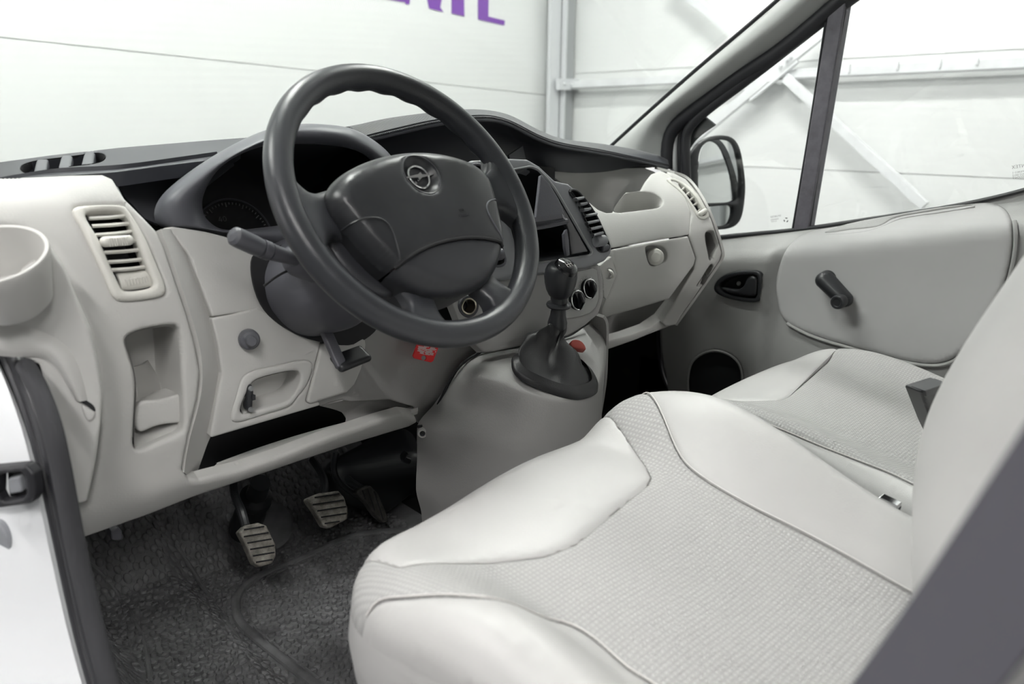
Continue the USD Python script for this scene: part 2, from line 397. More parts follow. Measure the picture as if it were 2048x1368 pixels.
for px in ((1128, 167), (1142, 169), (1152, 170)):
    obj('bolt', lathe([(0, .012), (.008, .012), (.010, 0)], onY([px], 3.84)[0], (0, -1, 0), 6), 'rail_white', col)
for k, y_ in enumerate((-1.6, -3.6, -5.6)):
    t = thing('steel_column', ('first', 'second', 'third')[k] + ' grey steel column back along the side wall, seen in the door mirror', 'column')
    obj('grey_flange', trimesh.creation.box(bounds=[(WX-.10, y_-.09, ZF), (WX-.08, y_+.09, ZC)]), 'column_grey', t)
    obj('web', trimesh.creation.box(bounds=[(WX-.08, y_-.012, ZF), (WX, y_+.012, ZC)]), 'column_grey', t)
XR = WX-.06
def rbar(p, q, w, t=.03, x=XR):
    a, b = onX([p, q], x); return bar(a, b, t, w, up=(1, 0, 0), r=.003) if False else bar(a, b, w, t, up=(1, 0, 0), r=.003)
rail = thing('wall_rail', 'white horizontal steel rail along the ribbed side wall', 'rail')
ra = onX([(1146, 169), (1395, 161)], XR-.01); rb = onX([(1560, 146), (2300, 96)], XR-.01)
obj('rail_bar', bar(ra[0], rb[1]+[0, -6.2, .23], .045, .03, up=(1, 0, 0)), 'rail_white', rail)
obj('lower_flange', bar(ra[0]-[0, 0, .026], rb[1]+[0, -6.2, .204], .008, .045, up=(1, 0, 0), r=.001), 'column_grey', rail)
for px in ((1698, 137), (1795, 131), (1880, 127), (1955, 121)):
    obj('clip', frame(rbox((.008, .012, .04), .002), onX([px], XR-.03)[0], (1, 0, 0), (0, 1, 0), (0, 0, 1)), 'rail_white', rail)
br = thing('wall_bracing', 'white crossed diagonal steel braces bolted at a central plate', 'brace')
cx = onX([(1555, 140)], XR-.05)[0]
pa, pb, pc, pd = onX([(1340, -40), (1850, 412), (1660, 55), (1290, 362)], XR-.05)
for q in (pa, pb, pc, pd):
    obj('brace', bar(cx + (q-cx)*.06, q, .05, .03, up=(1, 0, 0)), 'rail_white', br)
obj('gusset_plate', bar(cx+(pc-cx)*.35, cx+(pd-cx)*.2, .085, .02, up=(1, 0, 0)), 'rail_white', br)
for s in (.10, .22, .30):
    obj('bolt', lathe([(0, .03), (.009, .03), (.011, .0)], cx+(pc-cx)*s, (-1, 0, 0), 6), 'column_pale', br)
# purple lettering high on the front wall (its feet show above the steering wheel)
sign = thing('wall_lettering', 'purple capital letters painted high on the white front wall', 'sign')
YL = WY-.001
def letter(px, name='letter'):
    P = onY(px, YL); g = sg.Polygon(P[:, [0, 2]]).buffer(0)
    m = trimesh.creation.extrude_polygon(g, .004, engine='earcut')
    obj(name, trimesh.Trimesh(np.c_[m.vertices[:, 0], YL-.004+m.vertices[:, 2]*0+m.vertices[:, 2], m.vertices[:, 1]], m.faces[:, ::-1], process=False), 'purple_print', sign, smooth=False)
letter([(740, -60), (778, -60), (790, -30), (812, 5), (764, -3)])
letter([(800, -60), (828, -60), (818, 9), (811, 8), (806, -20)])
letter([(868, -60), (893, -60), (880, 15), (886, 24), (858, 17), (850, -20)])
letter([(884, -62), (950, -50), (950, -34), (927, -38), (928, 33), (903, 27), (903, -42), (884, -45)])
letter([(955, -48), (977, -44), (976, 33), (1009, 41), (1008, 51), (956, 39)])

# ceiling strip lamps
def strip_lamp(x, y, label, L=1.5, along='y', z=3.05):
    t = thing('strip_lamp', label, 'lamp', (x, y, z), group='ceiling strip lamps above the van')
    sz = (.16, L, .05) if along == 'y' else (L, .16, .05)
    obj('housing', frame(rbox((sz[0], sz[1], .05), .01), (x, y, z+.045), (1, 0, 0), (0, 1, 0), (0, 0, 1)), 'wall_steel', t)
    sz2 = (sz[0]*.8, sz[1]*.97, .03)
    obj('diffuser', frame(rbox(sz2, .012), (x, y, z+.008), (1, 0, 0), (0, 1, 0), (0, 0, 1)), 'lamp_tube', t)
    w = (.45, ZC-z-.07)
    for s in (-.4, .4):
        o = (x, y+s*L, z+.07+w[1]/2) if along == 'y' else (x+s*L, y, z+.07+w[1]/2)
        obj('hanger', frame(rbox((.02, .02, w[1]), .003), o, (1, 0, 0), (0, 1, 0), (0, 0, 1)), 'wall_steel', t)
for x, y, w_ in ((-2.2, -1.1, 'over the driver side, behind the driver door'), (-2.1, 1.9, 'over the front left corner of the van'), (-1.5, -2.7, 'over the driver side, farthest to the rear'), (1.6, -2.8, 'over the passenger side rear'), (-.1, 2.2, 'before the windscreen, nearest the lettered wall'), (1.7, 1.9, 'over the front right corner of the van')):
    strip_lamp(x, y, 'white ceiling strip lamp ' + w_)
for y_, h_, w_ in ((2.25, 1.5, 'nearer the rear'), (2.85, 1.7, 'nearer the lettered wall')):
    t = thing('upright_lamp', f'tall upright strip lamp on the driver side hall wall, {w_}', 'lamp', (-5.45, y_, 1.2))
    obj('housing', frame(rbox((.05, .16, h_+.1), .01), (-5.47, y_, 1.2+h_/2), (1, 0, 0), (0, 1, 0), (0, 0, 1)), 'wall_steel', t)
    obj('diffuser', frame(rbox((.04, .12, h_), .012), (-5.44, y_, 1.2+h_/2), (1, 0, 0), (0, 1, 0), (0, 0, 1)), 'lamp_soft', t)
for k in range(7):
    w_ = ('first', 'second', 'third', 'fourth', 'fifth', 'sixth', 'seventh')[k]
    single('ceiling_beam', trimesh.creation.box(bounds=[(-5.5, -6.6+1.6*k, ZC-.22), (WX, -6.5+1.6*k, ZC-.02)]), 'column_grey', f'grey steel roof beam, {w_} from the rear wall of the hall', 'beam', group='roof beams of the hall ceiling')

# ================================================================== THE VAN SHELL
van = thing('van_body', 'white panel van shell around the cab with pillars and windscreen', 'van')
CARP = 'carpet'
# firewall, toe board, floor pan, tunnel wall and far footwell side (all black carpet)
obj('firewall', trimesh.creation.box(bounds=[(-.80, 1.62, -.05), (.80, 1.66, .72)]), CARP, van)
obj('floor_pan', trimesh.creation.box(bounds=[(-.80, -1.2, -.12), (.80, 1.66, -.03)]), CARP, van)
obj('toe_board', slopebox(-.80, .80, 1.36, 1.66, -.06, -.02, gy=0), CARP, van)
obj('cowl_shelf', trimesh.creation.box(bounds=[(-.80, 1.30, .69), (.80, 1.66, .72)]), 'black_matte', van)
for s_ in (-1, 1):
    obj('kick_panel', trimesh.creation.box(bounds=[(min(.79*s_, .83*s_), 1.0 if s_ < 0 else 1.16, -.12), (max(.79*s_, .83*s_), 1.66, .70 if s_ < 0 else .46)]), CARP, van)
obj('side_floor', trimesh.creation.box(bounds=[(.79, -.5, -.12), (.86, 1.3, .16)]), CARP, van)
# roof, bulkhead, right side above/behind the door
obj('roof', rbox((1.72, 2.0, .05), .02).apply_translation((0, -.42, 1.44)), 'headliner', van)
obj('bulkhead', trimesh.creation.box(bounds=[(-.80, -.52, -.1), (.84, -.48, 1.44)]), 'headliner', van)
obj('bonnet', loft([[(-.80, 1.55, .66), (0, 1.62, .70), (.80, 1.55, .66)], [(-.80, 1.8, .55), (0, 1.9, .60), (.80, 1.8, .55)], [(-.74, 2.05, .3), (0, 2.15, .35), (.74, 2.05, .3)]], thick=.01), 'van_paint', van)
# windscreen
wsr = [[(-.80, 1.45, .735), (-.4, 1.60, .745), (0, 1.65, .75), (.4, 1.60, .745), (.80, 1.45, .735)],
       [(-.76, .99, 1.085), (-.4, 1.10, 1.10), (0, 1.14, 1.105), (.4, 1.10, 1.10), (.76, .99, 1.085)],
       [(-.70, .55, 1.41), (-.4, .62, 1.42), (0, .65, 1.425), (.4, .62, 1.42), (.70, .55, 1.41)]]
obj('windscreen', loft(wsr, 14, 24, thick=.005), 'windscreen_glass', van, label='clear curved windscreen')
# right pillar: light trim inside, black edge to the glass
def pillar(s):
    # edge lines in 3D for the right side (mirrored by s)
    inner = onX([(1222, 297), (1300, 226), (1420, 121), (1562, 0), (1700, -130)], .775)
    outer = onX([(1330, 330), (1336, 262), (1372, 222), (1474, 146), (1556, 92), (1660, 5), (1780, -95)], .80)
    inner, outer = curve(inner, 30), curve(outer, 30)
    mid = (inner+outer)/2 + np.array([-.035, -.012, 0])
    rows = [[a, .6*a+.4*m + np.array([-.008, 0, 0]), m, .55*m+.45*b+np.array([-.004, 0, 0]), b] for a, m, b in zip(inner[::5], mid[::5], outer[::5])]
    rows = np.array(rows)*np.array([s, 1, 1])
    return loft(rows, 40, 16, thick=.025, away=(0, .5, .8)), inner*[s, 1, 1], outer*[s, 1, 1]
for s in (1, -1):
    m, inn, out = pillar(s)
    obj('pillar_trim', m, 'pillar_trim', van)
    obj('glass_edge', tube(inn + np.array([.004*s, .012, 0]), .005, 8), 'black_plastic', van)
    if s == 1:
        obj('pillar_seal', tube(out + np.array([.002, -.006, -.010]), .0175, 14), 'seal_rubber', van)
        jam = out[:14]
        obj('painted_jamb', loft([out[:12:3] + np.array([.012, -.010, -.02]), out[:12:3] + np.array([.035, -.045, -.05])], 4, 20, thick=.006), 'seal_rubber', van)
# left door opening: painted jamb face, rubber seal, fabric edge trim
sealp = [(14, 690), (52, 775), (88, 880), (116, 1000), (146, 1140), (176, 1270), (212, 1400), (240, 1500)]
SX = lambda p: p[:, 0]+.812-.06*(p[:, 2]-.5)
sp = curve(hit(sealp, SX), 40)
obj('door_seal', tube(sp + np.array([.002, -.004, 0]), .0088, 14), 'seal_rubber', van, label='black rubber door opening seal')
obj('seal_lip', tube(sp + np.array([-.006, .008, .0]), .005, 10), 'seal_rubber', van)
sp2 = curve(hit([(60, 730), (92, 790), (118, 870), (140, 980), (165, 1110), (195, 1240), (232, 1380), (262, 1500)], SX), 40)
obj('fabric_edging', tube(sp2 + np.array([-.004, -.0, 0]), .0092, 14), 'seal_fabric', van, label='grey fabric edging along the door opening')
sl = curve(hit(sealp, SX), 24) + np.array([-.014, .014, 0])
rows = [sl, sl+np.array([-.03, .035, -.002]), sl+np.array([-.07, .06, -.01]), sl+np.array([-.11, .075, -.03]), sl+np.array([-.14, .13, -.06])]
obj('door_jamb', loft(np.array(rows).transpose(1, 0, 2), 24, 24, thick=.006), 'van_paint', van, label='white painted front door jamb')
rows = [sl+np.array([-.14, .13, -.06]), sl+np.array([-.145, .35, -.06]), sl+np.array([-.13, .9, -.06])]
obj('wing_panel', loft(np.array(rows).transpose(1, 0, 2), 24, 10, thick=.006), 'van_paint', van)
for s_ in (1,):
    wt = [[(-.81, .96, .66), (-.80, 1.2, .735), (-.80, 1.45, .735), (-.80, 1.9, .58)], [(-.90, .98, .60), (-.895, 1.2, .68), (-.895, 1.5, .69), (-.87, 1.95, .52)], [(-.945, 1.0, .5), (-.945, 1.2, .55), (-.945, 1.5, .56), (-.91, 2.0, .40)], [(-.95, 1.02, -.1), (-.95, 1.2, .4), (-.95, 1.6, .4), (-.90, 2.02, .0)]]
    obj('wing_top', loft(np.array(wt)*np.array([s_, 1, 1]), 20, 24, thick=.008, away=(0, 1.3, .3)), 'van_paint', van)
# sill under the door opening
obj('sill', loft([[(-.80, .99, .20), (-.80, .6, .17), (-.80, .2, .16)], [(-.85, .99, .19), (-.85, .6, .16), (-.85, .2, .15)], [(-.90, .99, .12), (-.90, .6, .09), (-.90, .2, .08)], [(-.91, .99, -.2), (-.91, .6, -.2), (-.91, .2, -.2)]], 16, 12, thick=.01), 'van_paint', van)
obj('b_pillar', loft([[(-.80, -.08, 0), (-.80, -.10, .7), (-.72, -.16, 1.40)], [(-.86, -.10, 0), (-.86, -.12, .7), (-.77, -.18, 1.40)], [(-.86, -.4, 0), (-.86, -.4, .7), (-.77, -.4, 1.40)]], 12, 16, thick=.01), 'van_paint', van)
# door check / striker recess: black frame with a dark pocket
JF = lambda p: (p[:, 0]+.812)*.75 + (p[:, 1]-.86)*.66 - .0
fr_o = rnd([(-20, 935), (55, 928), (72, 945), (76, 990), (66, 1005), (5, 1014), (-20, 1014)], 8)
fr_i = rnd([(2, 948), (44, 941), (54, 952), (57, 984), (50, 993), (8, 1001), (0, 985)], 5)
JF2 = PX(-.872, .88, .5, sy=-.75)
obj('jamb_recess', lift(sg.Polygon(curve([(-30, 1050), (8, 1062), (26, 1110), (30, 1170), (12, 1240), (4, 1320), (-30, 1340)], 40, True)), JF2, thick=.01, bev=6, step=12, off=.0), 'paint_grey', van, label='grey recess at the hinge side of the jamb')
obj('striker_frame', lift(fr_o, JF2, thick=.012, bev=6, step=9, holes=[fr_i], off=.004), 'seal_rubber', van, label='black rubber frame of the latch opening')
obj('striker_pocket', lift(rnd([(0, 946), (46, 939), (56, 950), (59, 986), (52, 995), (6, 1003)], 5), JF2, thick=.01, bev=3, step=12, off=-.008), 'black_gloss', van)
obj('striker_catch', lift(rnd([(14, 958), (38, 953), (44, 985), (18, 990)], 4), JF2, thick=.01, bev=4, step=8, off=.0), 'paint_grey', van)

# ================================================================== PASSENGER DOOR
door = thing('passenger_door', 'grey trimmed passenger door with window, crank and speaker', 'door')
DX = .80
_b = onX(curve([(1556, 760), (1556, 680), (1555, 600), (1564, 535), (1590, 486), (1640, 459)], 24), .765)[::1]
_by, _bz = _b[:, 1], _b[:, 2]
def door_x(p):
    """Inner face of the door trim: bulges into the cab below the sill."""
    z, y = p[:, 2], p[:, 1]
    sill = .53 + .0*(1.1-y) + .27*np.clip(1.1-y, 0, 2)*.95
    d = sill - z
    step = .022*sm(y - np.interp(z, _bz, _by), 0, .026)          # the front part of the trim stands proud of the rest
    return p[:, 0] - (DX - .045*sm(d, 0, .07) - .03*sm(d, .1, .5) - step*sm(d, .0, .06))
dx2 = lambda off: (lambda p: door_x(p)+off)
panel = [(1330, 480), (1425, 474), (1520, 466), (1600, 458), (1750, 436), (1900, 413), (2048, 381), (2120, 366), (2140, 900), (1700, 900), (1340, 820), (1332, 760), (1322, 700), (1318, 640)]
speaker = sg.Polygon(curve([(1376, 752), (1386, 722), (1408, 706), (1436, 702), (1466, 714), (1482, 738), (1480, 790), (1450, 830), (1410, 830), (1380, 800)], 40, True))
bezel_o = sg.Polygon(curve([(1426, 574), (1436, 558), (1460, 546), (1490, 542), (1514, 543), (1523, 552), (1523, 580), (1518, 600), (1506, 605), (1470, 601), (1440, 592), (1428, 583)], 48, True))
ins = [(1556, 600), (1553, 572), (1560, 530), (1578, 492), (1610, 468), (1660, 456), (1740, 443), (1830, 421), (1900, 408), (1975, 405), (2010, 418), (2024, 445), (2026, 490), (2012, 560), (1985, 630), (1940, 690), (1895, 722), (1850, 727), (1790, 716), (1700, 692), (1620, 668), (1575, 645), (1560, 622)]
insp = sg.Polygon(curve(ins, 120, True))
obj('door_trim', lift(rnd(panel, 4), door_x, thick=.03, bev=5, step=16, holes=[speaker.buffer(2), bezel_o.buffer(-3)]), 'door_plastic', door)
obj('inner_shell', trimesh.creation.box(bounds=[(.86, .25, .12), (.90, 1.28, .50)]), 'black_matte', door)
obj('trim_insert', lift(insp, door_x, thick=.02, bev=10, step=12, off=.009, bevm=.009), 'door_insert', door, label='smooth raised insert panel of the door')
slot = sg.Polygon(curve([(1652, 470), (1690, 454), (1760, 438), (1830, 424), (1900, 412), (1950, 410), (1900, 420), (1830, 432), (1788, 442), (1765, 456), (1720, 463), (1680, 468)], 60, True)).buffer(0)
obj('grip_recess', lift(slot, door_x, thick=.006, bev=3, step=8, off=.0105, bevm=.002), 'door_plastic', door, label='shallow pull grip along the top of the insert')
obj('grip_edge', tube(hit(curve([(1652, 470), (1690, 468), (1740, 461), (1772, 450), (1800, 438), (1870, 426), (1950, 413)], 40), dx2(.010)), .0022, 8), 'door_insert', door)
obj('insert_piping', tube(hit(curve([(1574, 647), (1620, 671), (1700, 696), (1790, 720), (1850, 731), (1897, 727), (1945, 693), (1992, 632), (2018, 560), (2031, 490), (2029, 442)], 60), dx2(.006)), .004, 8), 'door_plastic', door)
obj('belt_strip', tube(hit(curve([(1372, 477), (1430, 475), (1520, 466.5), (1600, 458.5), (1750, 436.5), (1900, 413), (1980, 397), (2048, 380), (2110, 362)], 60), PX(DX-.004)), .0042, 8), 'black_plastic', door, label='black weather strip below the window glass')
obj('belt_strip', tube(hit(curve([(1430, 472), (1520, 463.5), (1600, 455.5), (1750, 433.5), (1900, 410), (1980, 394), (2048, 377), (2110, 359)], 60), PX(DX+.004)), .0016, 6), 'black_plastic', door)
# speaker
sp_g = obj('speaker_grille', lift(speaker, dx2(-.012), thick=.008, bev=3, step=9), 'black_matte', door, label='black round speaker grille low in the door')
spp = dens(speaker.exterior, 8)
obj('grille_rim', tube(hit(spp, dx2(.001)), .0032, 8, closed=True), 'door_plastic', sp_g)
# inside handle
hb = obj('handle_bezel', lift(bezel_o, dx2(.010), thick=.022, bev=5, step=8, holes=[sg.Polygon(curve([(1437, 573), (1448, 561), (1470, 553), (1500, 550), (1512, 553), (1514, 575), (1511, 594), (1495, 596), (1462, 590), (1444, 583)], 40, True))], bevm=.006), 'black_plastic', door, label='black oval bezel of the inside door handle')
bp = hit(dens(sg.Polygon(curve([(1435, 573), (1446, 560), (1470, 552), (1500, 549), (1513, 552), (1515, 575), (1512, 595), (1495, 597), (1462, 591), (1443, 584)], 40, True)).exterior, 6), dx2(.004))
obj('handle_cup', tub(bp, (1, 0, .0), .028, .8), 'black_matte', hb)
obj('handle_lever', lift(sg.Polygon(curve([(1440, 576), (1466, 579), (1484, 574), (1492, 560), (1500, 553), (1511, 556), (1512, 577), (1508, 592), (1480, 591), (1455, 586)], 40, True)), dx2(.012), thick=.012, bev=5, step=7, bevm=.006), 'black_plastic', hb)
o = hit([(1478, 567)], dx2(-.012))[0]
obj('handle_screw', lathe([(0, .004), (.004, .004), (.006, .002), (.006, 0)], o, (-1, 0, 0), 14), 'steel', hb)
# window crank
P0 = hit([(1650, 560)], dx2(.022))[0]; P1 = hit([(1692, 598)], dx2(.022))[0]
P0 = P0 + [-.006, 0, 0]; P1 = P1 + [-.012, 0, 0]
armm = tm(manifold3d.Manifold.batch_hull([manifold3d.Manifold.sphere(r, 24).translate(tuple(q)) for q, r in ((P0, .0185), (P1, .0165), (P0+[.012, 0, 0], .0195), (P1+[.008, 0, 0], .017))]))
ca = obj('crank_arm', armm, 'black_plastic', door, label='black window crank arm')
obj('crank_base', lathe([(0, .03), (.017, .03), (.02, .02), (.022, 0)], P0+[.035, 0, 0], (-1, 0, 0), 28), 'black_plastic', ca)
kn = P1+[-.012, 0, 0]
obj('crank_knob', lathe([(.0, .020), (.008, .020), (.0095, .022), (.0135, .022), (.0155, .019), (.0155, .004), (.013, -.008), (0, -.008)], kn, (-1, 0, 0), 28), 'black_plastic', ca)
# lower front corner: bright sealing edge of the door
obj('door_edge', tube(hit(curve([(1323, 655), (1324, 690), (1329, 730), (1342, 766), (1362, 795)], 24), PX(.735)), .0042, 8), 'bezel_light', door, label='pale sealing lip along the front edge of the door')
obj('door_edge', tube(hit(curve([(1317, 655), (1317, 690), (1321, 730), (1334, 770), (1356, 800)], 24), PX(.742)), .006, 8), 'seal_rubber', door)
# window frame, divider bar, panes
fp = curve([(1378, 478), (1374, 400), (1371, 300), (1376, 262), (1398, 234), (1440, 200), (1500, 155), (1600, 77), (1688, 9), (1800, -72), (1900, -145)], 60)
obj('window_frame', tube(hit(fp, PX(DX+.005)), .0125, 14), 'seal_rubber', door, label='black rubber window frame')
obj('frame_trim', tube(hit(fp+np.array([-11, -9]), PX(DX+.018)), .0075, 12), 'seal_rubber', door)
obj('frame_inner', tube(hit(curve([(1350, 420), (1348, 300), (1353, 262), (1378, 228), (1432, 183)], 40), PX(DX+.012)), .0095, 12), 'van_paint', door, label='white painted front edge of the door frame')
dv = [(1652, 18), (1690, -6), (1604, 462), (1588, 462), (1583, 455), (1589, 420)]
dvp = rnd([(1657, 20), (1693, -8), (1616, 459), (1586, 462)], 1)
dbar = obj('divider_bar', lift(dvp, PX(DX-.008), thick=.03, bev=3, step=14), 'divider_trim', door, label='dark slanted bar between quarter glass and window')
obj('divider_gasket', tube(hit(curve([(1695, -8), (1660, 190), (1618, 459)], 20), PX(DX)), .0035, 8), 'black_plastic', dbar)
obj('divider_gasket', tube(hit(curve([(1655, 20), (1622, 240), (1585, 462)], 20), PX(DX)), .003, 8), 'black_plastic', dbar)
obj('quarter_glass', lift([(1375, 474), (1373, 300), (1380, 258), (1400, 236), (1500, 158), (1660, 25), (1590, 458)], PX(DX+.012), thick=.004, bev=0, step=40, r=3), 'window_glass', door, label='fixed triangular quarter glass')
obj('window_pane', lift([(1604, 462), (1690, 0), (1900, -150), (2260, -150), (2260, 330), (2048, 384), (1900, 416), (1750, 440)], PX(DX+.008), thick=.004, bev=0, step=60, r=3), 'window_glass', door, label='clear wind-down window pane')
# printed marks of the panes, seen from inside (mirrored)
def marks(px, lines, F, hts, parent, logo=None):
    o = hit([px], F)[0]; ex = hit([(px[0]+20, px[1]-3.2)], F)[0]-o; ex /= np.linalg.norm(ex); n = np.array([-1., 0, 0]); ey = np.cross(n, ex)
    ms = []
    zz = 0
    for s, h in zip(lines, hts):
        t = meshkit.text_mesh(s, h, .0004); t.vertices[:, 0] = t.bounds[1, 0]-t.vertices[:, 0]; t.invert()
        t.vertices[:, 1] -= zz; zz += h*1.5
        ms.append(frame(t, o, ex, ey, n))
    obj('etched_mark', cat(*ms), 'etch_print', parent, smooth=False)
qg = door
marks((1541, 436), ['SPLINTEX', 'TEMPERED', 'E1 DOT'], PX(DX+.009), (.0042, .003, .003), door)
marks((2024, 338), ['SPLINTEX', 'TEMPERED 1', 'DOT M03', 'R 00049'], PX(DX+.005), (.0062, .0035, .0035, .0045), door)
o = hit([(1572, 440)], PX(DX+.009))[0]
for k in range(3):
    a = np.radians(90+120*k); q = [np.array([0, math.cos(a+s)*.0048, math.sin(a+s)*.0048]) for s in (-.45, 0, .45)]
    obj('recycling_arrow', tube([o+x for x in curve(q, 6)], [.0011]*5+[.0018], 6), 'black_plastic', door)
# outside mirror
MF = PY(1.20, .98, .45, sx=-.30)
hous = sg.Polygon(curve([(1378, 350), (1381, 318), (1392, 295), (1412, 279), (1440, 271), (1466, 275), (1480, 292), (1488, 325), (1493, 370), (1491, 405), (1484, 438), (1468, 455), (1440, 460), (1415, 458), (1400, 445), (1388, 410)], 80, True))
g1 = sg.Polygon(curve([(1398, 340), (1401, 308), (1412, 288), (1440, 280), (1464, 285), (1474, 306), (1481, 345), (1481, 385), (1476, 402), (1440, 407), (1410, 406), (1400, 392)], 60, True))
g2 = sg.Polygon(curve([(1402, 418), (1420, 414), (1462, 412), (1467, 418), (1463, 438), (1453, 450), (1430, 453), (1412, 447), (1404, 434)], 50, True))
hm = obj('mirror_housing', lift(hous, MF, thick=.012, bev=7, step=10, holes=[g1, g2], bevm=.006), 'black_plastic', door, label='black outside mirror with two glasses')
obj('housing_back', lift(hous.buffer(-6), PY(1.25, .98, .45, sx=-.30, sz=.10), thick=.03, bev=0, step=14), 'black_plastic', hm)
obj('upper_mirror_glass', lift(g1.buffer(1.5), PY(1.203, .98, .45, sx=-.31, sz=.12), thick=.004, bev=0, step=12), 'mirror', hm)
obj('lower_mirror_glass', lift(g2.buffer(1.5), PY(1.203, .98, .45, sx=-.29, sz=.06), thick=.004, bev=0, step=12), 'mirror', hm)
ma = hit([(1388, 440)], PX(.83))[0]
mb = hit([(1395, 430)], MF)[0]+[.0, .03, 0]
obj('mirror_arm', soft(hull([(ma, .02), (mb, .022)]) + hull([(ma+[0, 0, -.05], .018), (mb+[0, 0, -.03], .02)]), .008, 6), 'black_plastic', hm)

# ================================================================== DASHBOARD
dash = thing('dashboard', 'two-tone van dashboard of pale grey and charcoal plastic', 'dashboard')
_fz = PchipInterpolator([.1, .30, .36, .42, .48, .55, .62, .70, .76, .80, .84, .9], [1.0, .99, .975, .945, .945, .952, .962, .985, 1.02, 1.08, 1.17, 1.3])
def face(off=0.): return lambda p: p[:, 1] - (_fz(p[:, 2].clip(.1, .9)) + off)
# --- left end panel with vent opening and two-level pocket, running on as the lower lip under the column
endp = [(-20, 352), (60, 350), (140, 346), (205, 345), (226, 354), (250, 394), (288, 432), (316, 462), (332, 500), (350, 556), (374, 625), (392, 690), (402, 745), (396, 800), (384, 850), (372, 905), (366, 940), (378, 958), (400, 963),
        (481, 945), (560, 918), (640, 885), (700, 862), (760, 842), (806, 830), (832, 836), (838, 847), (820, 857), (700, 893), (601, 926), (481, 967), (388, 998), (299, 1033), (206, 1066), (166, 1080), (152, 1020), (176, 1006), (192, 930), (203, 850), (206, 790), (198, 735), (190, 705), (178, 655), (150, 590), (120, 528), (96, 490), (72, 468), (40, 455), (-20, 448)]
vent_o = sg.Polygon(curve([(147, 414), (165, 408), (225, 406), (250, 410), (262, 424), (290, 470), (320, 540), (333, 578), (328, 590), (300, 598), (245, 602), (228, 594), (214, 565), (185, 500), (158, 445), (146, 424)], 90, True))
pock = sg.Polygon(curve([(252, 680), (262, 668), (300, 656), (345, 650), (356, 654), (360, 680), (363, 740), (366, 790), (368, 840), (364, 862), (340, 876), (285, 898), (272, 898), (268, 885), (272, 800), (268, 740), (256, 700)], 90, True))
body = obj('end_panel', lift(rnd(endp, 5), face(-.004), thick=.02, bev=8, step=14, holes=[vent_o.buffer(-3), pock], bevm=.008), 'light_plastic', dash, label='pale grey left end panel and lower lip')
# pocket: upper bay, shelf and lower bay
pr = hit(dens(pock.exterior, 7), face(.002))
obj('pocket_liner', tub(pr, (.10, 1, .06), .085, .70, .86), 'light_plastic', dash, label='storage pocket in the end panel')
obj('pocket_ledge', lift(sg.Polygon(curve([(276, 810), (318, 799), (362, 788), (369, 794), (372, 838), (345, 848), (305, 856), (278, 862)], 50, True)), face(.010), thick=.05, bev=6, step=9), 'light_plastic', dash)
obj('pocket_fold', loft([hit([(262, 735), (272, 770), (278, 812)], face(.02)), hit([(288, 728), (298, 764), (312, 806)], face(.058)), hit([(296, 720), (330, 775), (346, 800)], face(.085))], 12, 12, thick=.006), 'light_plastic', dash)
# left vent: frame, grille slats, thumb wheels
vF = face(-.010)
vh = sg.Polygon(curve([(172, 428), (180, 420), (235, 417), (250, 424), (268, 462), (292, 528), (308, 566), (304, 574), (252, 581), (242, 572), (222, 530), (195, 470)], 70, True))
vent = obj('air_vent', lift(vent_o, vF, thick=.02, bev=8, step=8, holes=[vh], bevm=.006), 'vent_plastic', dash, label='cream framed left air vent')
obj('vent_duct', tub(hit(dens(vh.exterior, 7), face(.0)), (.05, 1, .02), .06, .9), 'black_matte', vent)
rows_v = [(181, 437, 244, 432), (187, 452, 252, 447), (193, 470, 259, 463), (210, 486, 268, 482), (209, 505, 276, 499), (215, 524, 282, 518), (222, 540, 291, 533)]
for a, b, c_, d_ in rows_v:
    p, q = hit([(a-4, b), (c_+3, d_)], face(.004))
    obj('vent_slat', sweep([p, (p+q)/2+[0, -.003, 0], q], [(-.006, -.0014), (.005, -.0022), (.007, 0), (.005, .0022), (-.006, .0014)], (0, .13, 1)), 'vent_plastic', vent)
p, q = hit([(206, 484), (261, 480)], face(-.008))
tb = obj('vent_thumb_tab', soft(hull([(p+(q-p)*.08, .0062), (p+(q-p)*.92, .0062)]), .003, 4), 'vent_plastic', vent)
for k in range(8):
    c_ = p+(q-p)*(.18+.09*k)+[0, -.0052, 0]
    obj('grip_rib', frame(rbox((.0016, .003, .010), .0006, 4), c_, (1, 0, 0), (0, 1, 0), (0, 0, 1)), 'vent_plastic', tb)
p, q = hit([(240, 566), (304, 556)], face(.006))
tw = obj('vent_wheel', lathe([(0, -.021), (.012, -.021), (.014, -.02), (.014, .02), (.012, .021), (0, .021)], (p+q)/2+[0, .006, -.002], q-p, 28), 'vent_plastic', vent)
ax = (q-p)/np.linalg.norm(q-p)
for k in range(9):
    c_ = (p+q)/2+[0, .006, -.002] + ax*(-.014+.0035*k) + np.array([0, -.0135, .003])
    obj('grip_rib', frame(rbox((.0016, .003, .008), .0006, 4), c_, ax, np.cross([0, 0, 1], ax), (0, 0, 1)), 'vent_plastic', tw)
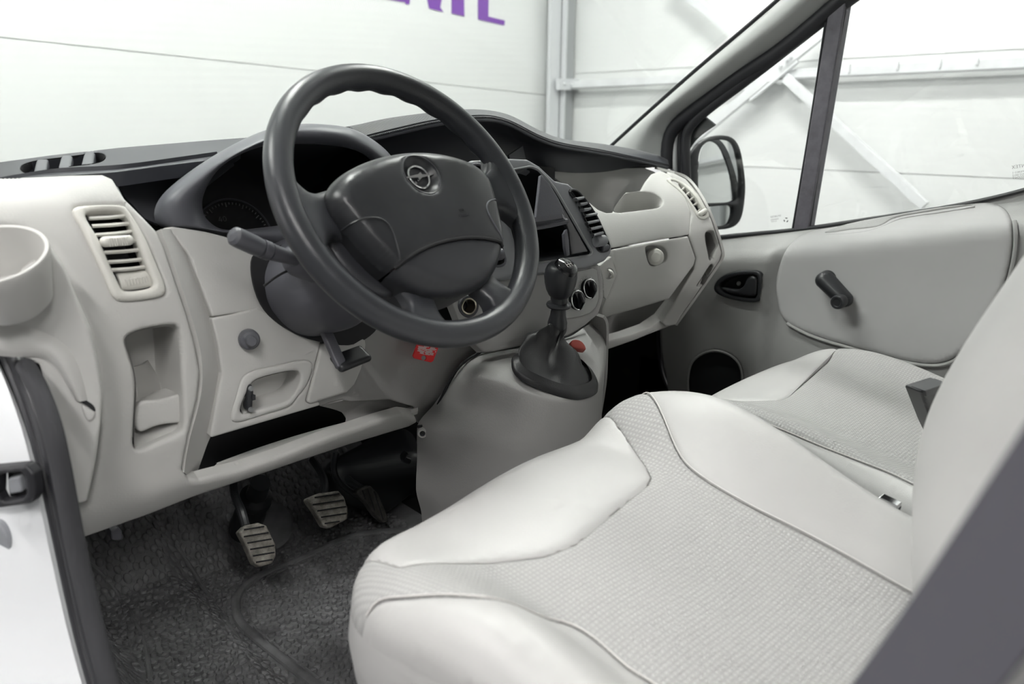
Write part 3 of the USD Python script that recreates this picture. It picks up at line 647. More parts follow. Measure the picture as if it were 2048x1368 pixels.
# side cover below the cup holder, cup holder
SF = PY(.905, -.78, .6, sx=-.35, sz=.12)
sidep = [(-30, 600), (40, 615), (40, 540), (96, 494), (124, 532), (150, 598), (178, 660), (190, 710), (196, 738), (204, 790), (200, 855), (190, 930), (174, 1004), (140, 1012), (126, 940), (110, 850), (92, 775), (78, 730), (40, 712), (-30, 700)]
sidec = obj('side_cover', lift(rnd(sidep, 6), SF, thick=.02, bev=7, step=12), 'light_plastic_smooth', dash, label='smooth pale cover at the door end of the dashboard')
fs = hit([(172, 806), (190, 818), (186, 838), (170, 826)], SF)
obj('finger_slot', lift(sg.Polygon(curve([(161, 796), (176, 803), (189, 815), (190, 822), (176, 812), (163, 803)], 24, True)).buffer(.5), SF, thick=.004, bev=0, step=5, off=.0012), 'black_matte', sidec)
obj('finger_lip', lift(sg.Polygon(curve([(163, 806), (176, 815), (190, 824), (188, 836), (178, 842), (168, 830)], 30, True)), SF, thick=.008, bev=5, step=5, off=.004), 'light_plastic_smooth', sidec)
armr = [[(-30, 708), (30, 714), (84, 716), (120, 745), (150, 800)], [(-30, 640), (60, 655), (130, 690), (160, 740), (175, 800)]]
obj('cover_ridge', loft([hit(r_, lambda p, o=o_: SF(p)+o) for r_, o_ in ((armr[0], .002), ([(-30, 690), (40, 694), (104, 706), (136, 745), (160, 803)], .007), (armr[1], .0))], 12, 24, thick=.01), 'light_plastic_smooth', sidec)
cc = onY([(8, 566)], .905)[0]
cup = obj('cup_holder', lathe([(.0, -.030), (.030, -.030), (.038, -.022), (.0485, .022), (.0505, .032), (.0495, .036), (.0460, .0355), (.0445, .028), (.036, -.016), (.0, -.018)][::-1], cc, (-.22, -.34, .91), 56), 'light_plastic_smooth', dash, label='round pale cup holder at the door end')
# --- column-side panel (upper), knee panel (lower) and the step wall joining the end panel
up_o = [(318, 456), (345, 452), (372, 456), (410, 462), (450, 472), (520, 500), (560, 520), (560, 640), (515, 620), (425, 634), (405, 580), (378, 511), (352, 474)]
obj('column_panel', lift(rnd(up_o, 4), face(.014), thick=.016, bev=5, step=12), 'light_plastic', dash, label='pale panel beside the steering column')
stepw = [hit([(322, 458), (345, 520), (372, 600), (396, 680), (405, 745), (398, 810), (384, 860), (372, 915), (368, 945)], face(.0)),
         hit([(340, 458), (366, 520), (392, 596), (415, 672), (424, 745), (412, 815), (396, 870), (384, 918), (378, 952)], face(.012)),
         hit([(354, 462), (384, 520), (410, 592), (434, 664), (446, 742), (424, 866), (416, 885), (400, 930), (390, 955)], face(.03))]
obj('step_wall', loft(stepw, 12, 40, thick=.008), 'light_plastic', dash)
low_o = [(424, 636), (470, 627), (515, 615), (560, 640), (620, 668), (641, 676), (642, 690), (612, 806), (640, 803), (640, 812), (464, 864), (420, 877), (444, 745), (436, 690)]
ash_o = sg.Polygon(curve([(489, 752), (515, 740), (560, 730), (612, 721), (624, 726), (626, 740), (612, 775), (595, 796), (581, 813), (530, 830), (480, 845), (466, 843), (463, 832), (472, 800), (482, 765)], 80, True))
kp = obj('knee_panel', lift(rnd(low_o, 4), face(.012), thick=.016, bev=5, step=12, holes=[ash_o.buffer(-1)]), 'light_plastic', dash, label='pale knee panel below the steering column')
ash_i = sg.Polygon(curve([(503, 769), (520, 757), (585, 742), (600, 745), (602, 760), (590, 788), (575, 802), (530, 817), (490, 829), (482, 822), (490, 795)], 60, True))
ab = obj('coin_tray', lift(ash_o, face(.010), thick=.012, bev=6, step=8, holes=[ash_i], bevm=.004), 'light_plastic_smooth', dash, label='recessed tray with black switch in the knee panel')
obj('tray_liner', tub(hit(dens(ash_i.exterior, 6), face(.013)), (.12, 1, .1), .034, .86), 'light_plastic_smooth', ab)
sw = obj('tray_switch', lift(sg.Polygon(curve([(497, 773), (503, 769), (508, 779), (507, 800), (505, 818), (500, 825), (495, 819), (495, 795)], 30, True)), face(.007), thick=.012, bev=3, step=5, bevm=.004), 'black_plastic', ab)
for k in range(2):
    c_ = hit([(501.5, 777+42*k)], face(.006))[0]
    obj('switch_screw', lathe([(0, .003), (.003, .003), (.0038, 0)], c_, (0, -1, 0), 12), 'steel', sw)
obj('switch_toggle', lift([(505, 790), (512, 790), (512, 800), (505, 802)], face(.004), thick=.01, bev=2, step=3, r=1), 'black_plastic', sw)
kc = hit([(497, 678)], face(.010))[0]
pk = obj('rotary_knob', lathe([(0, .022), (.006, .022), (.0072, .020), (.0075, .012), (.0112, .011), (.0135, .008), (.0138, 0), (.0, 0)], kc, (-.25, -1, .12), 36), 'dash_mid', dash, label='charcoal rotary light-level knob')
# right column panel (fuse cover) and inner lower moulding towards the console
fuse = [(644, 690), (655, 684), (700, 690), (730, 672), (733, 690), (724, 738), (710, 770), (694, 786), (614, 811)]
obj('fuse_cover', lift(rnd(fuse, 6), face(.008), thick=.016, bev=5, step=10), 'light_plastic', dash, label='pale removable cover below the steering column')
inn = [(640, 676), (690, 650), (740, 655), (800, 670), (880, 690), (975, 690), (962, 706), (918, 738), (886, 788), (858, 838), (836, 850), (828, 815), (780, 800), (700, 804), (684, 800), (640, 812), (612, 812), (642, 700)]
obj('lower_moulding', lift(rnd(inn, 4), face(.018), thick=.014, bev=4, step=12), 'console_plastic', dash, label='grey lower moulding between column and console')
obj('moulding_web', loft([hit([(640, 812), (690, 800), (760, 776), (829, 752)], face(.02)), hit([(690, 830), (720, 812), (780, 785), (840, 758)], face(.05)), hit([(690, 845), (740, 830), (800, 820), (850, 800)], face(.03))], 12, 16, thick=.006), 'console_plastic', dash)
# open tray behind the lip
obj('tray_floor', loft([hit([(388, 960), (480, 940), (600, 906), (720, 860), (836, 822)], face(.008)), hit([(423, 936), (510, 908), (620, 875), (730, 842), (836, 808)], face(.03)), hit([(430, 926), (520, 894), (640, 858), (740, 830), (836, 800)], face(.14))], 14, 24, thick=.006), 'light_plastic', dash, label='open tray behind the lower lip')
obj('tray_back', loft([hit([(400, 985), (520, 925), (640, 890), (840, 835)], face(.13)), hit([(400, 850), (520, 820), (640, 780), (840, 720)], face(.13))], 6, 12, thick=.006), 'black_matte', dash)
for q in ((470, 932), (560, 903), (650, 868)):
    obj('tray_bead', soft(hull([(hit([q], face(.014))[0], .006), (hit([(q[0]+36, q[1]-11)], face(.018))[0], .004)]), .004, 3), 'light_plastic', dash)
# --- dark upper pad on the driver side with its windscreen vent slot
padF = PZ(.782, -.76, 1.1, sx=.06, sy=.10)
slot_o = sg.Polygon(curve([(40, 336), (52, 326), (110, 316), (170, 308), (203, 306), (211, 312), (205, 321), (150, 331), (90, 340), (52, 345)], 60, True))
pad_o = [(-40, 327), (0, 323), (103, 309), (239, 294), (410, 280), (500, 273), (520, 262), (470, 296), (412, 319), (330, 329), (240, 341), (220, 343), (103, 351), (0, 371), (-40, 378)]
pad = obj('upper_pad', lift(rnd(pad_o, 1.5), padF, thick=.02, bev=2.5, step=12, holes=[slot_o]), 'dash_dark', dash, label='charcoal upper dash pad below the windscreen')
sr = hit(dens(slot_o.exterior, 6), padF)
obj('demist_slot', tub(sr, (.05, .3, -1), .05, .9), 'black_matte', pad)
for q in ((82, 331), (131, 323), (177, 315)):
    a, b = hit([(q[0]+3, q[1]-13), (q[0]-3, q[1]+13)], padF)
    obj('slot_fin', bar(a-[0, 0, .006], b-[0, 0, .006], .014, .012, r=.003), 'dash_mid', pad)
obj('pad_front', loft([hit([(-40, 372), (0, 366), (103, 348), (220, 341), (330, 328), (440, 312)], padF)+[0, .004, -.004],
                       onY([(-40, 384), (0, 376), (103, 356), (226, 352), (300, 346), (400, 336)], [1.12, 1.12, 1.13, 1.14, 1.16, 1.18])], 5, 30, thick=.01), 'dash_dark', pad)
obj('pad_underside', lift(rnd([(226, 345), (330, 326), (450, 300), (470, 330), (380, 400), (318, 450), (290, 438), (252, 396)], 3), PY(1.14, -.55, .75, sx=-.05, sz=.3), thick=.01, bev=2, step=14), 'dash_dark', dash, label='dark panel beside the instrument cowl')
# --- instrument cowl: closed hood round the instruments
c_out = [(316, 448), (314, 410), (355, 363), (430, 311), (530, 262), (600, 248), (650, 249), (705, 258), (752, 284), (785, 316), (804, 366), (796, 450), (690, 515), (560, 505), (447, 472), (352, 458)]
c_mid = [(344, 452), (336, 410), (374, 366), (440, 319), (533, 273), (600, 255), (650, 256), (704, 266), (748, 291), (780, 320), (796, 366), (786, 440), (680, 500), (560, 492), (442, 467), (366, 456)]
c_inn = [(408, 434), (402, 412), (407, 385), (430, 346), (463, 318), (528, 291), (600, 286), (661, 289), (715, 301), (743, 320), (764, 356), (760, 420), (660, 447), (563, 452), (452, 460), (424, 450)]
cen = np.mean(c_inn, 0)
rw = [onY(c_out, 1.10), onY(c_out, 1.055), onY(c_mid, 1.02), onY((A(c_mid)*.45+A(c_inn)*.55), 1.012), onY(c_inn, 1.03), onY(cen+(A(c_inn)-cen)*.995, 1.06), onY(cen+(A(c_inn)-cen)*1.02, 1.17)]
RR = np.array([curve(r_, 96, True) for r_ in rw]); SS = np.array([curve(RR[:, j], 30) for j in range(96)]).transpose(1, 0, 2)
cw = trimesh.Trimesh(SS.reshape(-1, 3), grid_faces(30, 96, True), process=False)
if (cw.face_normals[96*10:96*12]@np.array([0, -1, 0])).sum() < 0: cw.invert()
cowl = obj('instrument_cowl', cw, 'dash_mid', dash, label='arched charcoal cowl over the instruments')
obj('cluster_face', lift(sg.Polygon(cen+(A(c_inn)-cen)*1.04), PY(1.15, -.4, .74, sz=.35), thick=.01, bev=2, step=20), 'cluster_glass', cowl, label='dark instrument face')
# speedometer: raised ring, tick marks and the figure 40
GF = PY(1.142, -.4, .74, sz=.35)
gc = hit([(470, 478)], GF)[0]
nx, nz = np.array([1., 0, 0]), np.array([0, .33, .944])
R0 = np.linalg.norm(hit([(424, 412)], GF)[0]-gc)
ringp = [gc + R0*1.06*(math.cos(a)*nx+math.sin(a)*nz) for a in np.linspace(-.3, 3.6, 60)]
obj('dial_ring', tube(ringp, .0016, 8), 'dash_dark', cowl)
tick = []
for k, a in enumerate(np.linspace(.1, 3.1, 31)):
    d_ = math.cos(a)*nx+math.sin(a)*nz; r1 = .86 if k % 5 == 0 else .92
    tick.append(bar(gc+d_*R0*r1+[0, -.001, 0], gc+d_*R0*.98+[0, -.001, 0], .0016, .001, up=(0, -1, .3), r=.0003))
obj('dial_ticks', cat(*tick), 'dial_print', cowl, kind='stuff')
def text_on(s, h, o, ex, ey, depth=.0006, bold=False):
    t = meshkit.text_mesh(s, h, depth, bold); t.vertices[:, 0] -= t.bounds[:, 0].mean(); t.vertices[:, 1] -= h/2
    ex = np.array(ex, float); ex /= np.linalg.norm(ex); ey = np.array(ey, float); ey -= ex*(ey@ex); ey /= np.linalg.norm(ey)
    return frame(t, o, ex, ey, np.cross(ex, ey))
obj('dial_figure', text_on('40', .0075, hit([(444, 438)], GF)[0]+[0, -.001, 0], nx, nz), 'dial_print', cowl, smooth=False)
# --- ribbed hood in the middle and on the passenger side
silp = [(704, 257), (748, 249), (793, 239), (860, 229), (929, 221.5), (973, 222), (1017, 231), (1052, 248), (1090, 267), (1134, 281), (1193, 288), (1252, 297), (1310, 310), (1334, 320)]
lipp = [(718, 284), (749, 275), (815, 259), (875, 246), (950, 237), (988, 238), (1023, 248), (1064, 269), (1105, 286), (1150, 296), (1200, 304), (1260, 316), (1318, 328), (1337, 333)]
undp = [(700, 345), (749, 345), (815, 345), (880, 345), (950, 340), (1000, 335), (1040, 330), (1078, 338), (1112, 343), (1164, 346), (1222, 342), (1281, 332), (1322, 332), (1337, 336)]
ys = np.interp(np.arange(14), [0, 4, 8, 13], [1.17, 1.17, 1.19, 1.24]); yl = np.interp(np.arange(14), [0, 4, 8, 13], [1.10, 1.09, 1.12, 1.20])
h0 = onY(silp, ys); hr = h0 + np.array([0, .16, -.03]); h1 = onY(lipp, yl); hm_ = None
hood = obj('hood_pad', loft([hr, h0+[0, .06, -.006], h0+[0, .004, 0], h0*.66+h1*.34+[0, 0, .0008], h0*.33+h1*.67+[0, 0, .0008], h1+[0, .001, .0008]], 30, 90, thick=.002, away=(0, 1.2, .2)), 'pad_ribs', dash, label='ribbed charcoal hood above the centre and passenger side')
obj('hood_lip', tube(curve(h1, 90)+[0, .003, -.003], .0035, 10), 'dash_dark', hood)
hu = onY(undp, yl+np.array([.12]*8+[.10, .09, .08, .06, .03, .01]))
hd = (h1+hu)/2 + np.array([0, .03, .015])
obj('hood_underside', loft([h1+[0, .004, -.004], hd, hu], 16, 80, thick=.01), 'dash_dark', hood)
obj('hood_divider', loft([onY([(1046, 292), (1052, 320)], 1.17), onY([(1018, 310), (1022, 328)], 1.15)], 6, 6, thick=.004), 'dash_dark', hood)
obj('centre_back', lift([(690, 330), (960, 325), (1110, 335), (1110, 420), (690, 420)], PY(1.20), thick=.01, bev=0, step=40), 'black_matte', hood)
# --- passenger side: niche, bottle recess, upper panel, glovebox, side wing
_gz = PchipInterpolator([.2, .36, .42, .46, .50, .54, .58, .62, .66, .70, .75], [1.06, 1.05, 1.02, .995, .985, .985, .99, 1.01, 1.05, 1.12, 1.2])
def gface(off=0.): return lambda p: p[:, 1] - (_gz(p[:, 2].clip(.2, .75)) - .055*sm(p[:, 0], .49, .63) + off)
obj('niche_back', lift([(1080, 336), (1164, 340), (1222, 338), (1290, 336), (1312, 345), (1310, 360), (1300, 390), (1252, 420), (1225, 432), (1196, 425), (1165, 395), (1105, 352)], PY(1.24), thick=.01, bev=0, step=24), 'light_plastic', dash, label='back of the open niche above the glovebox')
rec = sg.Polygon(curve([(1228, 421), (1243, 396), (1254, 386), (1285, 383), (1312, 388), (1326, 400), (1321, 412), (1296, 418), (1255, 423)], 50, True))
gup = [(1170, 396), (1196, 418), (1213, 425), (1226, 424), (1240, 398), (1252, 384), (1281, 380), (1291, 362), (1303, 347), (1322, 341), (1348, 352), (1372, 392), (1382, 425), (1380, 469), (1300, 482), (1224, 496), (1214, 470), (1192, 430)]
obj('glovebox_top', lift(rnd(gup, 2), gface(), thick=.014, bev=4, step=10, holes=[rec]), 'light_plastic', dash, label='pale upper panel above the glovebox')
obj('bottle_recess', tub(hit(dens(rec.exterior, 5), gface(.002)), (.1, .5, -.9), .06, .85), 'light_plastic', dash, label='rounded bottle recess in the passenger panel')
latch = sg.Polygon(curve([(1292, 497), (1296, 492), (1320, 491), (1330, 496), (1336, 508), (1334, 521), (1326, 527), (1306, 532), (1299, 526), (1294, 510)], 40, True))
lid = [(1227, 498), (1300, 485), (1377, 472), (1392, 517), (1388, 531), (1366, 562), (1339, 599), (1270, 620), (1203, 639), (1207, 615), (1213, 600), (1233, 549)]
gl = obj('glovebox_lid', lift(rnd(lid, 3), gface(-.004), thick=.016, bev=5, step=10, holes=[latch]), 'light_plastic', dash, label='pale glovebox lid with round latch')
obj('latch_recess', tub(hit(dens(latch.exterior, 4), gface(-.002)), (.1, 1, .1), .022, .9), 'light_plastic', gl)
lc = hit([(1309, 513)], gface(.006))[0]
obj('latch_button', lathe([(0, .020), (.010, .020), (.012, .0185), (.0165, .0165), (.018, .014), (.018, -.006)], lc, (-.7, -.7, .1), 32), 'vent_plastic', gl)
shelfF = gface(.03)
obj('tray_liner', lift(rnd([(1200, 628), (1270, 608), (1345, 590), (1392, 528), (1398, 548), (1350, 612), (1326, 645), (1300, 660), (1212, 688)], 3), gface(.10), thick=.01, bev=0, step=16), 'console_plastic', dash, label='open tray below the glovebox')
lipr = [(1212, 684), (1256, 672), (1300, 656), (1322, 642), (1346, 612), (1370, 580), (1394, 545), (1412, 540), (1398, 578), (1352, 648), (1330, 657), (1270, 681), (1213, 701)]
obj('tray_lip', lift(rnd(lipr, 3), gface(.004), thick=.03, bev=5, step=9), 'light_plastic', dash)
obj('tray_base', loft([hit([(1212, 690), (1260, 677), (1322, 652)], gface(.01)), hit([(1212, 675), (1260, 660), (1318, 640)], gface(.12))], 8, 8, thick=.006), 'console_plastic', dash)
rv_o = sg.Polygon(curve([(1334, 358), (1341, 354), (1357, 358), (1378, 371), (1398, 391), (1412, 414), (1419, 430), (1413, 437), (1404, 438), (1395, 431), (1383, 410), (1366, 386), (1345, 368)], 60, True))
ps1 = sg.Polygon(curve([(1411, 468), (1416, 462), (1427, 462), (1432, 470), (1437, 490), (1430, 505), (1421, 521), (1416, 505)], 40, True))
ps2 = sg.Polygon(curve([(1424, 529), (1427, 534), (1418, 553), (1405, 572), (1394, 574), (1398, 566), (1414, 540)], 30, True))
wing = [(1330, 341), (1348, 345), (1372, 356), (1402, 393), (1424, 440), (1430, 458), (1444, 506), (1440, 521), (1400, 580), (1352, 650), (1332, 654), (1324, 646), (1346, 612), (1388, 540), (1393, 516), (1379, 470), (1383, 425), (1366, 386), (1340, 352)]
wg = obj('side_wing', lift(rnd(wing, 2), gface(-.003), thick=.02, bev=5, step=10, holes=[rv_o.buffer(-2), ps1, ps2]), 'light_plastic', dash, label='pale wing at the passenger end of the dashboard')
for q in (ps1, ps2):
    obj('slot_liner', tub(hit(dens(q.exterior, 4), gface(0)), (.5, 1, 0), .05, .9), 'console_plastic', wg)
obj('wing_side', loft([hit([(1348, 348), (1372, 357), (1402, 394), (1424, 440), (1444, 506), (1440, 521), (1400, 580), (1350, 650)], gface(.004)), hit([(1348, 348), (1372, 357), (1402, 394), (1424, 440), (1444, 506), (1440, 521), (1400, 580), (1350, 650)], gface(.004))+np.array([.06, .10, 0])], 6, 40, thick=.006), 'light_plastic', wg)
rv_h = sg.Polygon(curve([(1343, 360), (1356, 362), (1376, 376), (1393, 395), (1405, 416), (1411, 428), (1405, 431), (1396, 422), (1380, 398), (1362, 376)], 50, True))
rvent = obj('air_vent', lift(rv_o, gface(-.008), thick=.015, bev=4, step=6, holes=[rv_h]), 'vent_plastic', dash, label='pale right air vent at the passenger end')
obj('vent_duct', tub(hit(dens(rv_h.exterior, 4), gface(.002)), (.1, 1, 0), .05, .9), 'black_matte', rvent)
for (a, b) in (((1352, 372), (1362, 362)), ((1363, 381), (1373, 371)), ((1371, 391), (1384, 382)), ((1379, 401), (1392, 392)), ((1386, 411), (1399, 404)), ((1394, 424), (1406, 416))):
    p, q = hit([a, b], gface(.006)); obj('vent_slat', bar(p, q, .0045, .004, up=(0, -1, .3), r=.0015), 'vent_plastic', rvent)
p, q = hit([(1400, 428), (1410, 422)], gface(-.006)); obj('vent_wheel', soft(hull([(p, .006), (q, .006)]), .003, 3), 'vent_plastic', rvent)
# --- centre stack
CF = PY(.935, 0, .66, sz=.42, sx=-.06)
co = lambda o: (lambda p: CF(p)-o)
st_o = [(985, 563), (955, 500), (930, 420), (917, 345), (924, 329), (944, 320), (1017, 316), (1056, 318), (1080, 332), (1111, 361), (1138, 367), (1160, 385), (1185, 415), (1206, 450), (1225, 492), (1223, 507), (1211, 521), (1181, 534), (1082, 548)]
op_o = sg.Polygon(A([(1000, 352), (1012, 345), (1060, 336), (1074, 341), (1090, 357), (1106, 377), (1120, 400), (1134, 424), (1149, 450), (1164, 476), (1181, 504), (1179, 508), (1130, 515), (1087, 521), (1048, 527), (1036, 500), (1020, 440)])).buffer(-1.5).buffer(1.5)
lv_o = sg.Polygon(curve([(944, 334), (955, 331), (966, 340), (978, 390), (992, 450), (1004, 505), (1008, 525), (996, 530), (986, 526), (972, 470), (955, 400), (945, 350)], 50, True))
rvc = sg.Polygon(curve([(1140, 384), (1145, 381), (1155, 385), (1172, 404), (1192, 434), (1206, 464), (1217, 492), (1215, 499), (1202, 502), (1196, 497), (1186, 472), (1170, 436), (1153, 403)], 60, True))
stack = obj('centre_bezel', lift(rnd(st_o, 4), co(0), thick=.03, bev=5, step=10, holes=[op_o, lv_o, rvc], bevm=.005), 'bezel_grey', dash, label='grey centre stack bezel with radio opening')
obj('opening_trim', tube(hit(dens(op_o.buffer(3).exterior, 6), co(.002)), .0024, 8, closed=True), 'bezel_light', stack, label='pale trim line round the radio opening')
obj('radio_box', tub(hit(dens(op_o.exterior, 6), co(-.004)), (.0, 1, -.12), .15, .9, .95), 'black_plastic', stack)
obj('side_cheek', lift(rnd([(1082, 347), (1100, 368), (1118, 398), (1131, 430), (1128, 441), (1070, 449), (1076, 400)], 2), co(-.075), thick=.006, bev=2, step=10), 'shroud_dark', stack)
obj('box_shelf', loft([hit([(1060, 455), (1100, 449), (1132, 441)], co(-.03)), hit([(1060, 446), (1100, 440), (1126, 436)], co(-.12))], 6, 6, thick=.007), 'shroud_dark', stack)
obj('shelf_lip', tube(hit([(1056, 457), (1100, 450), (1133, 442)], co(-.028)), .005, 10), 'shroud_dark', stack)
obj('gloss_panel', lift(rnd([(1092, 362), (1108, 382), (1134, 426), (1150, 455), (1177, 503), (1142, 509), (1136, 460), (1120, 420)], 2), co(-.006), thick=.006, bev=2, step=10), 'black_gloss', stack, label='glossy black cheek on the right of the radio opening')
obj('shelf_bracket', lift(rnd([(1128, 468), (1134, 456), (1138, 480), (1140, 510), (1134, 512), (1130, 495)], 1), co(-.02), thick=.006, bev=1, step=6), 'shroud_dark', stack)
def slats(parent, ends, F, m, w=.014):
    for a, b in ends:
        p, q = hit([a, b], F)
        obj('vent_slat', sweep([p, (p+q)/2, q], [(-w*.5, -.003), (w*.5, -.0022), (w*.62, 0), (w*.5, .0022), (-w*.5, .003)], (0, .3, 1)), m, parent)
cv = obj('vent_surround', tube(hit(dens(rvc.buffer(1.5).exterior, 5), co(.001)), .0022, 8, closed=True), 'black_plastic', stack, label='right centre vent surround')
obj('vent_duct', tub(hit(dens(rvc.exterior, 5), co(-.003)), (.05, 1, 0), .05, .9), 'black_matte', cv)
slats(cv, [((1150, 399), (1164, 396)), ((1157, 409), (1171, 407)), ((1164, 420), (1178, 418)), ((1172, 447), (1194, 442)), ((1178, 459), (1200, 454)), ((1184, 471), (1203, 466))], co(-.014), 'bezel_grey', .010)
slats(cv, [((1166, 433), (1188, 428.5))], co(-.004), 'bezel_grey', .016)
p, q = hit([(1190, 484), (1210, 480)], co(-.008)); obj('vent_wheel', lathe([(0, -.012), (.009, -.012), (.010, -.010), (.010, .010), (.009, .012), (0, .012)], (p+q)/2, q-p, 20), 'bezel_grey', cv)
p, q = hit([(1200, 498), (1216, 494)], co(.0)); obj('vent_foot', bar(p, q, .012, .012, r=.004), 'dash_dark', cv)
lcv = obj('vent_surround', tube(hit(dens(lv_o.buffer(2).exterior, 5), co(.001)), .003, 8, closed=True), 'shroud_dark', stack, label='left centre vent surround behind the wheel')
obj('vent_duct', tub(hit(dens(lv_o.exterior, 5), co(-.003)), (.05, 1, 0), .05, .9), 'black_matte', lcv)
slats(lcv, [((952, 350), (969, 346)), ((957, 372), (974, 368)), ((962, 394), (979, 390)), ((968, 416), (984, 412)), ((974, 438), (990, 434)), ((979, 460), (995, 456)), ((984, 482), (1000, 478))], co(-.008), 'shroud_dark')
p, q = hit([(984, 512), (1000, 508)], co(-.006)); obj('vent_wheel', lathe([(0, -.012), (.009, -.012), (.010, -.010), (.010, .010), (.009, .012), (0, .012)], (p+q)/2, q-p, 20), 'shroud_dark', lcv)
# lower part of the stack: heater panel, switch panel, power socket
HF = PY(.905, 0, .55, sz=.30, sx=-.05)
ho = lambda o: (lambda p: HF(p)-o)
up2 = [(900, 590), (950, 565), (1000, 560), (1082, 546), (1180, 532), (1199, 527), (1207, 560), (1208, 595), (1198, 628), (1172, 650), (1138, 671), (1054, 690), (985, 704), (968, 704), (930, 668)]
sock = sg.Polygon(curve([(922, 612), (926, 600), (936, 596), (947, 602), (950, 615), (945, 628), (935, 630), (926, 624)], 32, True))
swp = rnd([(1005, 596), (1060, 584), (1072, 588), (1080, 612), (1076, 630), (1060, 638), (1020, 648), (1008, 640)], 6)
hvp = sg.Polygon(A([(1136, 550), (1160, 541), (1186, 536), (1194, 540), (1198, 570), (1198, 598), (1192, 614), (1181, 626), (1160, 633), (1130, 638), (1122, 600)])).buffer(-3).buffer(3)
hs = obj('heater_surround', lift(rnd(up2, 5), ho(0), thick=.02, bev=5, step=10, holes=[sock, hvp.buffer(-1)]), 'console_plastic', dash, label='grey lower centre stack with heater controls')
hp = obj('heater_panel', lift(hvp, ho(-.002), thick=.01, bev=2, step=10), 'hvac_panel', hs, label='pale grey heater control panel')
for q, r_ in (((1152, 600), .0165), ((1176, 577), .0165)):
    c_ = hit([q], ho(-.002))[0]; ax = np.array([-.08, -1, .25])
    dl = obj('heater_dial', lathe([(0, .004), (r_*.8, .004), (r_*.95, .006), (r_*1.03, .006), (r_*1.08, .0)], c_, ax, 36), 'black_gloss', hp)
    obj('dial_grip', soft(hull([(c_+[-.001, -.010, .013], .0042), (c_+[.001, -.008, -.013], .0042), (c_+[0, -.016, 0], .004)]), .003, 4), 'black_gloss', dl)
    obj('dial_rim', tube([c_+ax/np.linalg.norm(ax)*.006+r_*1.0*(math.cos(a)*np.array([1, 0, 0])+math.sin(a)*np.array([0, .24, .97])) for a in np.linspace(0, 2*np.pi, 40)[:-1]], .0013, 6, closed=True), 'chrome', dl)
    tk = [bar(c_+s_*1.25*r_, c_+s_*1.36*r_, .0012, .0006, up=(0, -1, .2), r=.0002) for s_ in [math.cos(a)*np.array([1, -.06, 0])+math.sin(a)*np.array([0, .24, .97]) for a in np.linspace(-.6, 3.8, 12)]]
    obj('scale_marks', cat(*tk), 'white_print', hp, kind='stuff')
sp_ = obj('switch_panel', lift(swp, ho(.002), thick=.01, bev=2, step=10), 'console_plastic', hs)
obj('rocker_switch', lift(rnd([(1054, 602), (1066, 600), (1070, 622), (1058, 626)], 2), ho(.004), thick=.008, bev=2, step=6), 'hvac_panel', sp_)
obj('rocker_switch', lift(rnd([(1030, 607), (1043, 605), (1047, 628), (1034, 631)], 2), ho(.004), thick=.008, bev=2, step=6), 'hvac_panel', sp_)
sc = hit([(935, 612)], ho(0))[0]
so = obj('power_socket', lathe([(.0165, -.004), (.0185, .003), (.0165, .0055), (.0135, .005), (.0128, -.03), (0, -.03)][::-1], sc, (-.25, -1, .15), 36), 'dash_dark', hs, label='round power socket with brass coloured rim')
obj('socket_rim', lathe([(.0120, .0), (.0133, .0062), (.0122, .0070), (.0108, .0062), (.0104, -.02)][::-1], sc, (-.25, -1, .15), 36), 'brass', so)
hk = [(1200, 531), (1223, 512), (1234, 549), (1213, 600), (1208, 594), (1206, 560)]
hkp = obj('hook_plate', lift(rnd(hk, 1), gface(-.008), thick=.012, bev=2, step=8), 'light_plastic', dash, label='narrow plate with bag hook beside the glovebox')
o = hit([(1217, 547)], gface(-.008))[0]
obj('hook_cup', lathe([(0, -.001), (.009, .0), (.0115, .002), (.0115, -.004)][::-1], o, (-.3, -1, .1), 24), 'console_plastic', hkp)
obj('bag_hook', tube(curve([o+[0, 0, .007], o+[-.003, -.010, .005], o+[-.002, -.013, -.002], o+[0, -.008, -.006], o+[.003, -.010, -.002]], 20), .0028, 10), 'vent_plastic', hkp)

# ================================================================== STEERING WHEEL AND COLUMN
WC = np.array([-.364, .8165, .7565]); el, az = np.radians([34.9, 4.46])
WN = np.array([np.sin(az)*np.cos(el), -np.cos(az)*np.cos(el), np.sin(el)])
WA = np.cross([0, 0, 1], WN); WA /= np.linalg.norm(WA); WB = np.cross(WN, WA)
W = lambda u, v, h=0.: WC + WA*u + WB*v + WN*h
wheel = thing('steering_wheel', 'worn charcoal four-spoke steering wheel with round badge', 'steering wheel', WC)
RW, rW = .182, .0168
ta = np.linspace(0, 2*np.pi, 181)[:-1]
g = np.arange(20)*2*np.pi/20
V = []
for t in ta:
    back = .0009*math.cos(t*28)*sm(abs(math.sin(t)), .0, .3) if math.sin(t) > -.2 else 0
    for q in g:
        inner = max(0, -math.cos(q))*max(0, .4-math.sin(q))
        r_ = rW + back*inner*1.6
        V.append(W((RW+r_*math.cos(q))*math.cos(t), (RW+r_*math.cos(q))*math.sin(t), r_*1.04*math.sin(q)))
V = np.array(V).reshape(180, 20, 3); V = np.concatenate([V, V[:1]]).reshape(-1, 3)
rim = trimesh.Trimesh(V, grid_faces(181, 20, True), process=False); rim.invert() if rim.volume < 0 else None
obj('rim', rim, 'wheel_rim', wheel, label='thick moulded rim with finger grips')
